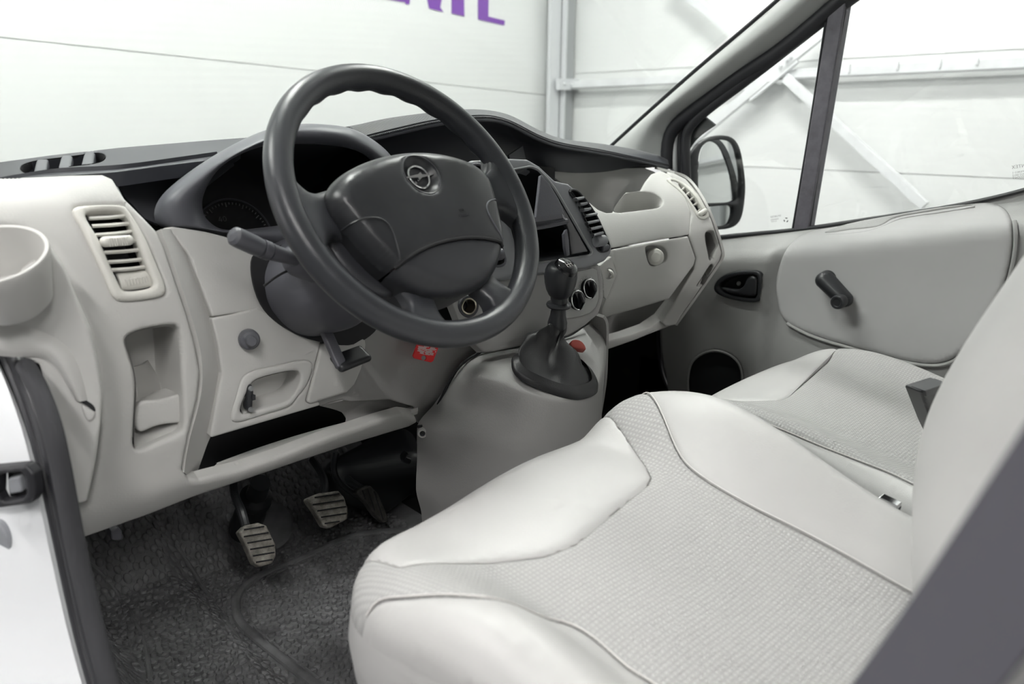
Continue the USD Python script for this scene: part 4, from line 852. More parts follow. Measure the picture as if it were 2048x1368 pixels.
def plate(poly, top, back, step=.008, rings=(.0015, .005, .011), scale=1.0):
    """Moulded wheel piece: top(u, v, d) is its height above the wheel plane, d the distance to its edge."""
    P, T = tri2d(poly, step, rings); d = shapely.distance(poly.boundary, shapely.points(P))
    c = np.array(poly.centroid.coords[0])
    fr = np.array([W(u, v, top(u, v, dd)) for (u, v), dd in zip(P, d)])
    bk = np.array([W(*(c+(np.array([u, v])-c)*scale), back(u, v)) for u, v in P])
    return solid(fr, T, bk)
covo = curve([(-.134, .010), (-.120, .031), (-.08, .050), (0, .063), (.08, .052), (.120, .033), (.134, .012), (.132, -.010), (.122, -.040), (.107, -.076), (.084, -.106), (.048, -.129), (0, -.137), (-.048, -.129), (-.084, -.106), (-.107, -.076), (-.122, -.040), (-.132, -.010)], 140, True)
covp = sg.Polygon(covo)
split = curve([(-.2, -.125), (-.12, -.098), (-.06, -.077), (0, -.070), (.06, -.077), (.12, -.098), (.2, -.125)], 40)
upper = covp.intersection(sg.Polygon(np.vstack([split, [(.2, .2), (-.2, .2)]])))
lower = covp.intersection(sg.Polygon(np.vstack([split, [(.2, -.3), (-.2, -.3)]])))
dome = lambda u, v: .034*math.exp(-((u/.17)**4+((v+.03)/.16)**4)) - .002
def edge(d, r=.020, k=.030): q = max(0, 1-d/r); return k*(1-math.sqrt(max(0, 1-q*q)))
BD = (0.0, .021)
def uptop(u, v, d):
    e = math.hypot(u-BD[0], (v-BD[1])*1.0)
    dip = .0095*(1-float(sm(e, .020, .028)))
    return dome(u, v) - edge(covp.exterior.distance(sg.Point(u, v))) - edge(d, .0025, .002) - dip
P_extra = None
ucov = obj('airbag_cover', plate(upper.buffer(-.0008), uptop, lambda u, v: -.045, step=.0055, scale=.93), 'wheel_cover', wheel, label='scuffed airbag cover with round badge recess')
obj('lower_cover', plate(lower.buffer(-.0012), lambda u, v, d: dome(u, v)-.0035-edge(covp.exterior.distance(sg.Point(u, v)), .022, .030)-edge(d, .0025, .002), lambda u, v: -.05, step=.007, scale=.9), 'wheel_lower', wheel, label='lower hub cover')
obj('cover_joint', tube([W(u, v, dome(u, v)-.002-edge(covp.exterior.distance(sg.Point(u, v)), .02, .03)) for u, v in split if covp.buffer(-.002).contains(sg.Point(u, v))], .0024, 8), 'black_matte', wheel)
for s in (-1, 1):
    arc = curve([(s*.127, -.024), (s*.098, -.026), (s*.084, -.036), (s*.083, -.058), (s*.088, -.082)], 30)
    obj('pressure_line', tube([W(u, v, dome(u, v)-edge(min(.02, max(0, covp.exterior.distance(sg.Point(u, v)))))+.0001) for u, v in arc], .0013, 6), 'dash_mid' if s > 0 else 'wheel_cover', ucov)
badge = obj('badge_ring', tube([W(BD[0]+.0155*math.cos(a), BD[1]+.0155*math.sin(a), dome(0, .02)-.0075) for a in np.linspace(0, 2*np.pi, 50)[:-1]], .0017, 10, closed=True), 'chrome', wheel, label='chrome ring badge with a lightning bolt')
bolt = [(-.0225, .0006), (-.002, .0026), (.0032, .0052), (.0045, .0018), (.0225, .0006), (.0225, -.0002), (.002, -.0024), (-.004, -.0058), (-.0042, -.0016), (-.0225, -.0012)]
bm = trimesh.creation.extrude_polygon(sg.Polygon(bolt), .003, engine='earcut')
obj('badge_bolt', frame(bm, W(BD[0], BD[1], dome(0, .02)-.0075), WA, WB, WN), 'chrome', badge, smooth=False)
obj('recess_rim', tube([W(BD[0]+.0275*math.cos(a), BD[1]+.0275*math.sin(a), dome(.0275*math.cos(a), BD[1]+.0275*math.sin(a))-.0014) for a in np.linspace(0, 2*np.pi, 60)[:-1]], .0016, 8, closed=True), 'wheel_lower', ucov)
tx = cat(*[frame(meshkit.text_mesh(s_, h_, .0004), W(x_, y_, dome(.0, -.04)+.0002), WA, WB, WN) for s_, h_, x_, y_ in (('SRS', .0034, .032, -.036), ('AIRBAG', .0034, .028, -.043))])
obj('embossed_word', tx, 'wheel_lower', ucov, smooth=False)
def spoke(pts, name, h0, h1, m='wheel_rim'):
    poly = sg.Polygon(curve(pts, 90, True)).buffer(0)
    def top(u, v, d):
        t = float(sm(math.hypot(u, v), .09, .175)); return h0+(h1-h0)*t - edge(d, .011, .011)
    return obj(name, plate(poly, top, lambda u, v: -.030+.016*float(sm(math.hypot(u, v), .09, .18)), step=.008, scale=.97), m, wheel)
for s in (-1, 1):
    spoke([(s*.095, .030), (s*.135, .029), (s*.155, .037), (s*.168, .060), (s*.178, .062), (s*.184, 0), (s*.178, -.062), (s*.168, -.066), (s*.155, -.043), (s*.140, -.030), (s*.118, -.034), (s*.095, -.06)], 'spoke', -.010, .010)
    spoke([(s*.072, -.085), (s*.076, -.115), (s*.084, -.138), (s*.102, -.148), (s*.122, -.138), (s*.105, -.160), (s*.07, -.177), (s*.035, -.183), (s*.022, -.178), (s*.034, -.168), (s*.042, -.152), (s*.036, -.132), (s*.034, -.10)], 'spoke', -.012, .010)
    spoke([(s*.075, .0), (s*.125, .022), (s*.139, .020), (s*.140, -.02), (s*.132, -.06), (s*.114, -.092), (s*.09, -.108), (s*.07, -.10)], 'spoke_shoulder', -.020, -.014, 'wheel_lower')
col_t = thing('steering_column', 'charcoal steering column shroud with indicator stalk', 'steering column', W(0, 0, -.15))
c0 = onY([(612, 598)], 1.0)[0]; c1 = onY([(735, 520)], .875)[0]
ax = (c1-c0)/np.linalg.norm(c1-c0)
sh = obj('lower_shroud', soft(hull([(c0+[-.006, .02, .012], .074), (c0+[-.032, .02, .016], .055), (c0+[.02, .03, -.004], .062), (c1+[-.01, 0, 0], .050), (c1+[.02, .01, .005], .045), ((c0+c1)/2+[-.006, 0, -.004], .066)], 40), .007, 10), 'shroud_dark', col_t, label='rounded lower column shroud')
obj('shroud_seam', tube(curve(onY([(528, 572), (546, 558), (566, 546), (590, 536)], .905), 16), .0016, 6), 'black_matte', sh)
obj('stalk_boss', soft(hull([(onY([(598, 520)], .905)[0], .022), (onY([(640, 530)], .90)[0], .026)]), .005, 5), 'shroud_dark', sh)
gap = obj('column_gap', lift(sg.Polygon(curve([(503, 535), (512, 505), (560, 490), (640, 500), (720, 560), (760, 640), (740, 672), (700, 690), (640, 684), (600, 672), (556, 646), (520, 604)], 50, True)), face(.0085), thick=.004, bev=0, step=20, off=.0), 'black_matte', dash, label='black opening round the steering column')
s0 = onY([(601, 522)], .895)[0]; s1 = onY([(540, 503)], .885)[0]; s2 = onY([(520, 496)], .883)[0]; s3 = onY([(462, 469)], .875)[0]
st = obj('indicator_stalk', tube([s0, s0+(s1-s0)*.3, s1-(s1-s0)*.05, s1], [.0085, .0085, .0105, .0105], 20), 'shroud_dark', col_t, label='charcoal indicator stalk')
d_ = (s3-s2)/np.linalg.norm(s3-s2)
obj('stalk_end', tube([s2, s2+d_*.001, s2+d_*.010, s3-d_*.012, s3-d_*.005, s3-d_*.0015, s3], [.0085, .0112, .0118, .0118, .0112, .008, .001], 24), 'dash_mid', st)
obj('stalk_ring', tube([s1+(s2-s1)*.15, s1+(s2-s1)*.85], [.0116, .0116], 24), 'shroud_dark', st)
mk = s2+(s3-s2)*.45; tv = EYE-mk; tv /= np.linalg.norm(tv); ey = np.cross(tv, -d_)
fogl = cat(*[bar(mk+d_*(o1)+ey*k*.0028+tv*.0117, mk+d_*(o1+.005)+ey*k*.0028+tv*.0117, .0011, .0006, up=tv, r=.0002) for k in (-1, 0, 1) for o1 in (-.008, .004)])
obj('lamp_symbols', fogl, 'white_print', st, kind='stuff')
l0, l1, l2 = onY([(648, 655)], .94)[0], onY([(684, 735)], .90)[0], onY([(735, 716)], .895)[0]
lv = obj('tilt_lever', bar(l0, l1, .016, .010, up=(0, -1, .2)), 'shroud_dark', col_t, label='grey column adjusting lever')
obj('lever_pad', soft(hull([(l1, .0065), (l1+[0, .02, .008], .005), (l2, .0055), (l2+[0, .02, .008], .005)]), .004, 4), 'black_plastic', lv)

# red tag hanging behind the rim
tagt = thing('key_tag', 'red plastic tag with a punched hole hanging behind the wheel rim', 'tag')
TF = PY(.925, -.27, .5, sz=.1)
hole = sg.Point(848, 716).buffer(5)
obj('tag_plate', lift(rnd([(842, 668), (884, 678), (867, 722), (862, 725), (829, 717), (826, 712)], 3), TF, thick=.002, bev=1, step=6, holes=[hole], bevm=.0004), 'red_tag', tagt)
tr_ = np.random.default_rng(3)
prints = []
for k in range(70):
    x_ = tr_.uniform(834, 872); y_ = tr_.uniform(690, 709)
    if (y_-690) > (x_-834)*.16-1+19 or y_ < 689+(x_-834)*.16: continue
    pz_ = sg.Polygon([(x_, y_), (x_+tr_.uniform(3, 8), y_+1), (x_+tr_.uniform(2, 6), y_+3), (x_-1, y_+2)]).intersection(sg.Polygon([(838, 684), (876, 692), (868, 713), (834, 706)]))
    if pz_.is_empty or pz_.geom_type != 'Polygon' or pz_.area < 2: continue
    prints.append(lift(pz_, TF, thick=.0006, bev=0, step=8, off=.0004))
obj('worn_print', cat(*prints), 'tag_white', tagt, kind='stuff', label='worn pale print on the tag', smooth=False)
q0 = hit([(858, 674)], TF)[0]
obj('tag_cord', tube(curve([q0, q0+[.0, .01, .03], q0+[-.02, .03, .075]], 12), .0012, 6), 'black_plastic', tagt)

# ================================================================== CENTRE CONSOLE AND GEAR LEVER
cons = thing('centre_console', 'grey floor console housing the gear lever', 'console')
rowsC = [onY([(959, 704), (1000, 699), (1054, 689), (1100, 681), (1138, 672), (1172, 652), (1206, 636)], [.935, .935, .935, .935, .935, .94, .945]),
         onY([(932, 722), (985, 722), (1040, 735), (1095, 755), (1150, 755), (1188, 725), (1211, 660)], [.94, .895, .855, .83, .83, .86, .925]),
         onY([(905, 757), (958, 752), (1022, 772), (1086, 797), (1150, 800), (1193, 782), (1212, 720)], [.945, .88, .825, .79, .785, .81, .89]),
         None,
         onY([(834, 856), (920, 880), (1004, 900), (1080, 915), (1140, 905), (1186, 870), (1205, 800)], [.972, .882, .822, .785, .778, .80, .88])]
rowsC[3] = .5*rowsC[2]+.5*rowsC[4]
for dz_, ox in ((.05, -.002), (.10, -.006), (.15, .004), (.20, .006), (.27, .004), (.335, .003)):
    q_ = rowsC[4].copy(); q_[:, 2] = np.maximum(q_[:, 2]*0 + rowsC[4][:, 2].min() - dz_ + (rowsC[4][:, 2]-rowsC[4][:, 2].min())*(1-dz_/.335), .0); q_[0, 0] += ox
    rowsC.append(q_)
def exact(rows, nv=60, k=8, thick=.008):
    R = np.array([curve(r_, nv) for r_ in rows]); n0 = len(rows)
    s = np.arange(n0); S = PchipInterpolator(s, R, axis=0)(np.linspace(0, n0-1, (n0-1)*k+1))
    v = S.reshape(-1, 3); T = grid_faces(len(S), nv); n = trimesh.Trimesh(v, T, process=False).vertex_normals.copy()
    if (n*(v-EYE)).sum() > 0: T = T[:, ::-1]; n = -n
    return solid(v, T, v-n*thick)
obj('console_body', exact(rowsC), 'console_plastic', cons, label='grey moulded console housing')
sidew = [onY([(1206, 636), (1212, 648), (1212, 700), (1210, 755), (1204, 800), (1196, 850), (1180, 960)], .90), onY([(1206, 636), (1212, 648), (1212, 700), (1210, 755), (1204, 800), (1196, 850), (1180, 960)], .90)+np.array([.03, .25, 0])]
obj('console_flank', loft(sidew, 5, 30, thick=.006), 'console_plastic', cons)
obj('console_joint', tube(curve(onY([(1172, 648), (1138, 671), (1100, 680), (1054, 688), (1000, 698), (962, 704)], .930), 40), .0022, 6), 'black_matte', cons)
obj('console_joint', tube(curve(onY([(962, 704), (940, 716), (916, 737), (887, 787), (858, 840), (846, 851), (834, 853)], [.931, .934, .938, .946, .96, .962, .964]), 40), .0022, 6), 'black_matte', cons)
o = onY([(845, 867)], .955)[0]
sc_ = obj('console_screw', lathe([(0, .002), (.0035, .003), (.0045, .0015), (.0048, -.002)], o, (-.6, -.8, 0), 16), 'black_plastic', cons)
obj('screw_washer', lathe([(.0042, .0), (.0075, .0008), (.0085, -.002), (.0085, -.006)], o, (-.6, -.8, 0), 24), 'light_plastic_smooth', sc_)
TopF = PZ(.447, -.06, .84, sy=.40)
obj('red_push_button', lift(sg.Polygon(curve([(1139, 687), (1146, 682), (1160, 685), (1168, 695), (1169, 702), (1160, 702), (1143, 696)], 30, True)), PZ(.487, .04, .90, sy=.9, sx=.1), thick=.01, bev=3, step=4, off=.006, bevm=.003), 'red_button', cons, label='dull red triangular push button')
gear = thing('gear_lever', 'charcoal gear knob on a wrinkled leather boot', 'gear lever')
B0 = onY([(1108, 752)], .838)[0]; B1 = onY([(1115, 645)], .862)[0]; B2 = onY([(1121, 560)], .855)[0]
gx = np.array([.80, -.60, 0]); gy = np.array([.58, .75, .28]); gx /= np.linalg.norm(gx); gy -= gx*(gy@gx); gy /= np.linalg.norm(gy)
aa = np.linspace(0, 2*np.pi, 97)[:-1]
basep = onY([(1023, 727), (1030, 712), (1060, 700), (1100, 702), (1140, 712), (1178, 735), (1196, 768), (1190, 783), (1165, 792), (1143, 792), (1110, 784), (1070, 768), (1035, 748)], [.845, .865, .885, .885, .875, .845, .812, .795, .785, .782, .788, .802, .825])
bc = basep.mean(0); bring = curve(basep, 96, True)
rows = [bc+(bring-bc)*1.0+[0, 0, -.006], bc+(bring-bc)*1.0+[0, 0, .002], bc+(bring-bc)*.94+[0, 0, .006], bc+(bring-bc)*.84+[0, 0, .012]]
plate_m = trimesh.Trimesh(np.concatenate(rows), grid_faces(4, 96, True), process=False)
obj('boot_base', plate_m, 'boot_leather', gear, label='dark oval base of the boot')
lev = []
prof = [(0, .86, 0), (.10, .80, .0), (.2, .74, .002), (.32, .66, .006), (.42, .54, .009), (.52, .38, .008), (.64, .30, .006), (.76, .255, .005), (.88, .22, .003), (1.0, .19, 0)]
for t, s_, w_ in prof:
    c_ = bc*(1-t)+B1*t - RT*.012*math.sin(math.pi*min(t*1.15, 1))
    ring = c_ + (bring-bc)*s_*np.array([1, 1, 1-.6*t])
    k = np.arange(96)
    wv = w_*(np.sin(k*2*np.pi/96*3+4*t*3)+.6*np.sin(k*2*np.pi/96*5-7*t+1))*.55
    nrm = (bring-bc); nrm = nrm/np.linalg.norm(nrm, axis=1, keepdims=True)
    ring = ring + nrm*wv[:, None] + np.array([0, 0, 1])*(.016*np.sin(k*2*np.pi/96*2+.8)*math.sin(math.pi*t))[:, None]
    lev.append(ring)
LL = np.array([curve(np.array(lev)[:, j], 48) for j in range(96)]).transpose(1, 0, 2)
bt = trimesh.Trimesh(LL.reshape(-1, 3), grid_faces(48, 96, True), process=False)
if (bt.face_normals*(bt.triangles_center-bt.vertices.mean(0))).sum() < 0: bt.invert()
obj('boot', bt, 'boot_leather', gear, label='black wrinkled leather gear boot')
ga = B2-B1; gl_ = np.linalg.norm(ga); ga /= gl_
gear_s = obj('lever_collar', lathe([(0, -.01), (.0155, -.01), (.0165, .0), (.0135, .012), (.0125, .022), (.0125, .027), (.020, .029), (.021, .0315), (.020, .034), (.0135, .036), (.0145, .044), (.0145, .05), (0, .05)][::-1], B1, ga, 32), 'knob_rubber', gear)
kb = lathe([(0, .046), (.0150, .046), (.0185, .050), (.0225, .058), (.0258, .070), (.0272, .081), (.0262, .091), (.0235, .098), (.019, .1025), (.012, .105), (.0, .106)][::-1], B1, ga, 44)
obj('gear_knob', kb, 'knob_rubber', gear, label='pear shaped charcoal gear knob')
kd = ga*.72 + RT*.42 - FW*.38; kd /= np.linalg.norm(kd); kt = B1+ga*.082+kd*.0165
cap = obj('knob_cap', lathe([(0, .0105), (.010, .0100), (.0175, .0072), (.0202, .003), (.0205, -.004)][::-1], kt, kd, 36), 'black_gloss', gear, label='glossy shift pattern cap')
kx = np.cross([0, 0, 1], kd); kx = -kx/np.linalg.norm(kx) if kx[0] < 0 else kx/np.linalg.norm(kx); ky = np.cross(kd, kx)
ko = kt+kd*.0106
segs = [((-.006, .005), (-.006, -.005)), ((0, .005), (0, -.005)), ((.006, .005), (.006, -.005)), ((-.006, 0), (.006, 0))]
obj('shift_pattern', cat(*[bar(ko+kx*a[0]+ky*a[1], ko+kx*b[0]+ky*b[1], .0009, .0005, up=kd, r=.0002) for a, b in segs]), 'white_print', cap, kind='stuff')

# ================================================================== FOOTWELL: MAT AND PEDALS
def zf(x, y):
    z = .012*0 + .75*np.clip(y-1.34, 0, .5)
    z = z + .032*sm(-x, .515, .56) + .11*sm(-x, .68, .77)
    return z
mat_t = thing('floor_mat', 'black pebbled rubber floor mat in the driver footwell', 'floor mat')
gx_, gy_ = np.meshgrid(np.linspace(-.79, -.05, 150), np.linspace(.55, 1.60, 160), indexing='ij')
vtop = np.stack([gx_, gy_, zf(gx_, gy_)], -1).reshape(-1, 3); T_ = grid_faces(150, 160)[:, ::-1]
mm = solid(vtop, T_, vtop-[0, 0, .012]); 
if trimesh.Trimesh(vtop, T_, process=False).face_normals[:, 2].mean() < 0: mm.invert()
obj('mat_sheet', mm, 'rubber_mat', mat_t)
# raised rim of the heel pad
rimp = [(860, 1066), (800, 1062), (740, 1066), (690, 1078), (620, 1110), (540, 1143), (500, 1163), (478, 1186), (471, 1212), (478, 1240), (505, 1270), (570, 1322), (640, 1378), (700, 1430)]
rz = curve(hit(rimp, lambda p: p[:, 2]-zf(p[:, 0], p[:, 1])-.002), 70)
obj('heel_pad_rim', tube(rz, .0085, 10, flat=.8), 'rubber_mat', mat_t, label='raised rubber rim of the heel pad')
obj('heel_pad_rim', tube(rz+np.array([.014, -.010, -.001]), .0032, 8), 'rubber_mat', mat_t)
for cp in ([(352, 1091), (372, 1120), (420, 1195), (470, 1270), (523, 1362)], [(178, 1128), (205, 1150), (236, 1190), (262, 1235), (285, 1275), (300, 1368)]):
    obj('mat_crease', tube(curve(hit(cp, lambda p: p[:, 2]-zf(p[:, 0], p[:, 1])-.001), 40), .0045, 8), 'rubber_mat', mat_t)
# pebbles: relaxed points, each a low dome
pr_ = np.random.default_rng(11)
npb = 2900
pp = np.stack([pr_.uniform(-.785, -.10, npb), pr_.uniform(.72, 1.55, npb)], 1)
for _ in range(14):
    d_, i_ = cKDTree(pp).query(pp, 7)
    v_ = pp[:, None]-pp[i_[:, 1:]]; pp = pp + (v_/np.maximum(d_[:, 1:, None], 1e-5)**2).sum(1)*1.6e-5
    pp[:, 0] = pp[:, 0].clip(-.785, -.10); pp[:, 1] = pp[:, 1].clip(.72, 1.55)
d_ = cKDTree(pp).query(pp, 4)[0][:, 1:].mean(1)
PVs, PFs = [[], []], [[], []]
off_ = [0, 0]
ang = np.arange(11)*2*np.pi/11
for (x_, y_), dd in zip(pp, d_):
    k = 0
    if np.min((rz[:, 0]-x_)**2+(rz[:, 1]-y_)**2) < .011**2: continue
    worn = meshkit.noise(np.array([[x_*9, y_*9, 0]]))[0] > .62 and x_ > -.55 and y_ < 1.25
    k = 1 if worn else 0
    r_ = min(dd*.475, .0115)*pr_.uniform(.88, 1.07); e_ = pr_.uniform(.82, 1.18); ph = pr_.uniform(0, 3)
    rows_ = []
    for f_, h_ in ((1.0, -.0005), (.93, .0030), (.76, .0048), (.35, .0053)):
        q = np.stack([np.cos(ang)*r_*f_*e_, np.sin(ang)*r_*f_/e_], 1)
        q = np.stack([q[:, 0]*math.cos(ph)-q[:, 1]*math.sin(ph)+x_, q[:, 0]*math.sin(ph)+q[:, 1]*math.cos(ph)+y_], 1)
        rows_.append(np.c_[q, zf(q[:, 0], q[:, 1])+h_])
    c_ = np.array([[x_, y_, zf(np.array(x_), np.array(y_))+.0054]])
    v_ = np.vstack(rows_+[c_]); f_ = grid_faces(4, 11, True); j = np.arange(11)
    f_ = np.vstack([f_, np.c_[33+j, 33+(j+1) % 11, np.full(11, 44)]])
    PVs[k].append(v_); PFs[k].append(f_+off_[k]); off_[k] += 45
for k, m_ in ((0, 'rubber_mat'), (1, 'rubber_mat_worn')):
    if PVs[k]:
        pm = trimesh.Trimesh(np.vstack(PVs[k]), np.vstack(PFs[k]), process=False)
        obj('pebble_relief', pm, m_, mat_t, smooth=40, kind='stuff', label=('raised pebble pattern of the mat', 'pale worn pebbles of the mat')[k])
# round pedestal of the clutch pedal
def pad_piece(outline, F, thick=.018, ribs=(), m='pedal_rubber', name='pedal', label='', n=6, arm=None, vertical=False):
    t = thing(name, label, 'pedal')
    poly = rnd(outline, 5)
    pd = obj('pedal_pad', lift(poly, F, thick=thick, bev=4, step=6, bevm=.005), m, t, label='ribbed rubber pad')
    x0, y0, x1, y1 = poly.bounds; c = np.array(poly.centroid.coords[0])
    for k in range(n):
        f = (k+.7)/(n+.4)
        ln = sg.LineString([(x0-5, y0+(y1-y0)*f+7), (x1+5, y0+(y1-y0)*f-7)]) if not vertical else sg.LineString([(x0+(x1-x0)*f*.6-2, y0-5), (x0+(x1-x0)*(f*.6+.4), y1+5)])
        s = ln.intersection(poly.buffer(-4))
        if s.is_empty or s.geom_type != 'LineString': continue
        a, b = np.array(s.coords)[[0, -1]]
        P_ = hit(np.linspace(a, b, 6), F); nn = grad(F, P_); nn *= -np.sign((nn*sight(np.linspace(a, b, 6))).sum(1, keepdims=True))
        obj('tread_groove', tube(P_+nn*.0002, .0013, 6), 'black_matte', pd)
    if arm is not None: obj('pedal_arm', tube(curve(arm, 16), .0075, 10), 'black_plastic', t)
    return t
CP = PY(1.13, -.47, .16, sz=.55)
clp = [(478, 1064), (492, 1050), (518, 1045), (534, 1051), (552, 1088), (553, 1112), (545, 1127), (520, 1134), (508, 1127), (492, 1090)]
carm = [hit([(500, 1060)], CP)[0]+[0, .015, .0], onY([(482, 1020)], 1.19)[0], onY([(470, 990)], 1.25)[0], onY([(466, 950)], 1.3)[0]]
clu = pad_piece(clp, CP, name='clutch_pedal', label='left pedal, its ribbed rubber pad worn pale and shiny', arm=carm, n=6)
bk0 = onZ([(520, 1040)], .03)[0]
obj('pedal_gaiter', lathe([(0, .11), (.018, .11), (.020, .07), (.030, .062), (.032, .05), (.026, .04), (.030, .0), (.030, -.06)][::-1], onY([(500, 1028)], 1.34)[0], (0, -.55, .83), 28), 'black_plastic', clu)
obj('gaiter_disc', lathe([(0, .006), (.055, .006), (.062, .003), (.064, -.01)][::-1], hit([(524, 1050)], lambda p: p[:, 2]-zf(p[:, 0], p[:, 1])-.01)[0], (0, -.55, .83), 40), 'rubber_mat', clu)
BP = PY(1.19, -.36, .15, sz=.55)
barm = [hit([(655, 1000)], BP)[0]+[0, .015, 0], onY([(648, 960)], 1.26)[0], onY([(625, 920)], 1.34)[0]]
pad_piece([(612, 998), (640, 986), (678, 981), (690, 995), (697, 1018), (696, 1038), (662, 1056), (648, 1053), (632, 1025)], BP, name='brake_pedal', label='middle pedal with dirty ribbed rubber pad', arm=barm, n=5, m='pedal_rubber')
GP = PY(1.20, -.30, .14, sz=.35)
garm = [hit([(735, 985)], GP)[0]+[0, .015, 0], onY([(700, 962)], 1.26)[0], onY([(675, 930)], 1.36)[0]]
pad_piece([(712, 986), (722, 977), (742, 971), (756, 985), (772, 1020), (779, 1043), (768, 1046), (752, 1032), (735, 1008)], GP, name='accelerator_pedal', label='right narrow black accelerator pedal with lengthwise ribs', arm=garm, n=3, m='pedal_rubber_dark', vertical=True)
hd_ = thing('heater_duct', 'black moulded duct at the side of the console above the pedals', 'duct')
dp = onY([(690, 960), (760, 985), (810, 940)], 1.31)
obj('duct_body', soft(hull([(dp[0], .05), (dp[1], .045), (dp[2], .05), (dp[2]+[.05, .1, 0], .05)]), .012, 6), 'black_plastic', hd_)
obj('duct_rib', tube(curve(onY([(672, 905), (668, 940), (690, 975), (740, 1000)], 1.22), 20), .006, 8), 'black_plastic', hd_)
obj('duct_boss', tube(curve(onY([(812, 905), (806, 915), (818, 922)], 1.10), 10), .006, 8), 'black_plastic', hd_)
ft = thing('foot_bracket', 'small dark grey bracket under the left end of the dashboard', 'bracket')
obj('bracket_tab', lift(rnd([(222, 1062), (236, 1056), (244, 1062), (246, 1078), (236, 1082), (224, 1080)], 3), PY(1.02), thick=.02, bev=3, step=6), 'shroud_dark', ft)

# ================================================================== SEATS
def seat_cushion(t, outline, h, R, regions, zbase, step=.012, skirt='leather'):
    """Upholstered cushion: plan outline, top height h(x, y), rounded edge R; regions are sewn pieces meeting in shallow seams."""
    def H(x, y):
        p = shapely.points(x, y); d = shapely.distance(outline.boundary, p)
        ins = shapely.contains_xy(outline, x, y)
        q = np.clip(1-d/R, 0, 1)
        return np.where(ins | (d < 1e-6), h(x, y) - R*(1-np.sqrt(np.maximum(1-q*q, 0))), -2.)
    extra = []
    for f in (.004, .03, .1, .2, .35, .55, .8):
        b = outline.buffer(-R*f); extra.append(dens(b.exterior, step*.6))
    extra = np.vstack(extra)
    for name, poly, m, label, puff in regions:
        poly = poly.intersection(outline)
        if hasattr(poly, 'geoms'): poly = max(poly.geoms, key=lambda g: g.area)
        P, T = tri2d(poly, step, rings=(.0022, .006), extra=extra)
        dsm = shapely.distance(poly.boundary, shapely.points(P)); dout = shapely.distance(outline.boundary, shapely.points(P))
        groove = .0024*np.exp(-(dsm/.0036)**2)*(dout > dsm+1e-6)
        z = H(P[:, 0], P[:, 1]) + puff*(1-np.exp(-dsm/.03)) - groove
        top = np.c_[P, z]
        obj(name, solid(top, T, top-[0, 0, .03]), m, t, smooth=50, label=label)
    o = dens(outline.exterior, step)
    rows = []
    for dz, inn in ((0, 0), (.03, -.004), (.07, .0), (.14, .012), (.24, .03)):
        q = outline.buffer(-inn) if inn else outline
        b = np.array([q.exterior.interpolate(q.exterior.project(sg.Point(*p))).coords[0] for p in o])
        z = h(o[:, 0], o[:, 1]) - R - dz
        rows.append(np.c_[b, np.maximum(z, zbase)])
    m = trimesh.Trimesh(np.concatenate(rows), grid_faces(len(rows), len(o), True), process=False)
    if (m.face_normals*(m.triangles_center-np.r_[np.array(outline.centroid.coords[0]), zbase])).sum() < 0: m.invert()
    obj('cushion_side', m, skirt, t)
    return H
def seat_H(outline, h, R):
    def F(p):
        d = shapely.distance(outline.boundary, shapely.points(p[:, 0], p[:, 1])); ins = shapely.contains_xy(outline, p[:, 0], p[:, 1])
        q = np.clip(1-d/R, 0, 1)
        return p[:, 2]-np.where(ins, h(p[:, 0], p[:, 1])-R*(1-np.sqrt(np.maximum(1-q*q, 0))), -2.)
    return F
def piping(t, poly_line, H, r=.0010, m='seam_thread', lift_=.0):
    c = curve(poly_line, 80); z = H(c[:, 0], c[:, 1]); k = z > -1
    obj('seam', tube(np.c_[c[k], z[k]+lift_-.0012], r, 6), m, t)
# --- driver seat
ds = thing('driver_seat', 'pale grey driver seat nearest the viewer with dotted centre fabric', 'seat', (-.365, .3, 0))
dout = sg.Polygon(curve([(-.655, -.02), (-.662, .25), (-.66, .47), (-.638, .575), (-.585, .628), (-.48, .655), (-.365, .668), (-.24, .672), (-.145, .664), (-.092, .625), (-.072, .52), (-.078, .25), (-.085, -.02)], 140, True)).intersection(sg.box(-.70, -.03, 0, .8))
def h_d(x, y):
    s = (x+.365)/.285; b = .068*sm(np.abs(s), .50, .86)
    b = np.where(s > 0, b*(.55+.45*sm(y, .20, .50))*(1-.30*sm(y, .50, .66)), b*(1-.80*sm(y, .36, .60)))
    return .392 + .050*sm(y, .12, .55) + b + .005*np.sin(x*17+1)*np.sin(y*13)*sm(.6-np.abs(s), 0, .4)
RD = .05
FD = seat_H(dout, h_d, RD)
def onseat(px, F): return hit(px, F)[:, :2]
sR = onseat([(1349, 888), (1400, 950), (1500, 1010), (1600, 1060), (1720, 1125), (1840, 1193)], FD)
sR = np.vstack([[(-.100, .72)], [(-.112, .64)], sR, [sR[-1]+(sR[-1]-sR[-2])*2.0]])
sL = onseat([(800, 1195), (900, 1190), (1000, 1200), (1130, 1245), (1250, 1330), (1305, 1366)], FD)
sL = np.vstack([[(-.69, .535)], [(-.645, .528)], sL, [(sL[-1, 0]-.004, .15)], [(sL[-1, 0]-.012, -.12)]])
ins_d = onseat([(800, 1133), (950, 1124), (1090, 1111), (1150, 1088), (1230, 1022), (1296, 968), (1303, 953), (1288, 926), (1256, 880)], FD)
ins_d = np.vstack([[(-.60, .72)], [(-.598, .62)], ins_d, [(-.165, .655)], [(-.155, .72)]])
cR, cL = curve(sR, 60), curve(sL, 60)
PR = sg.Polygon(np.vstack([cR, [(.2, cR[-1, 1]), (.2, .8)]])).buffer(0)
PL = sg.Polygon(np.vstack([cL, [(-.9, cL[-1, 1]), (-.9, .6)]])).buffer(0)
PI = sg.Polygon(np.vstack([ins_d])).buffer(0).buffer(-.006).buffer(.012).buffer(-.006)
mid_d = dout.difference(PR).difference(PL).difference(PI)
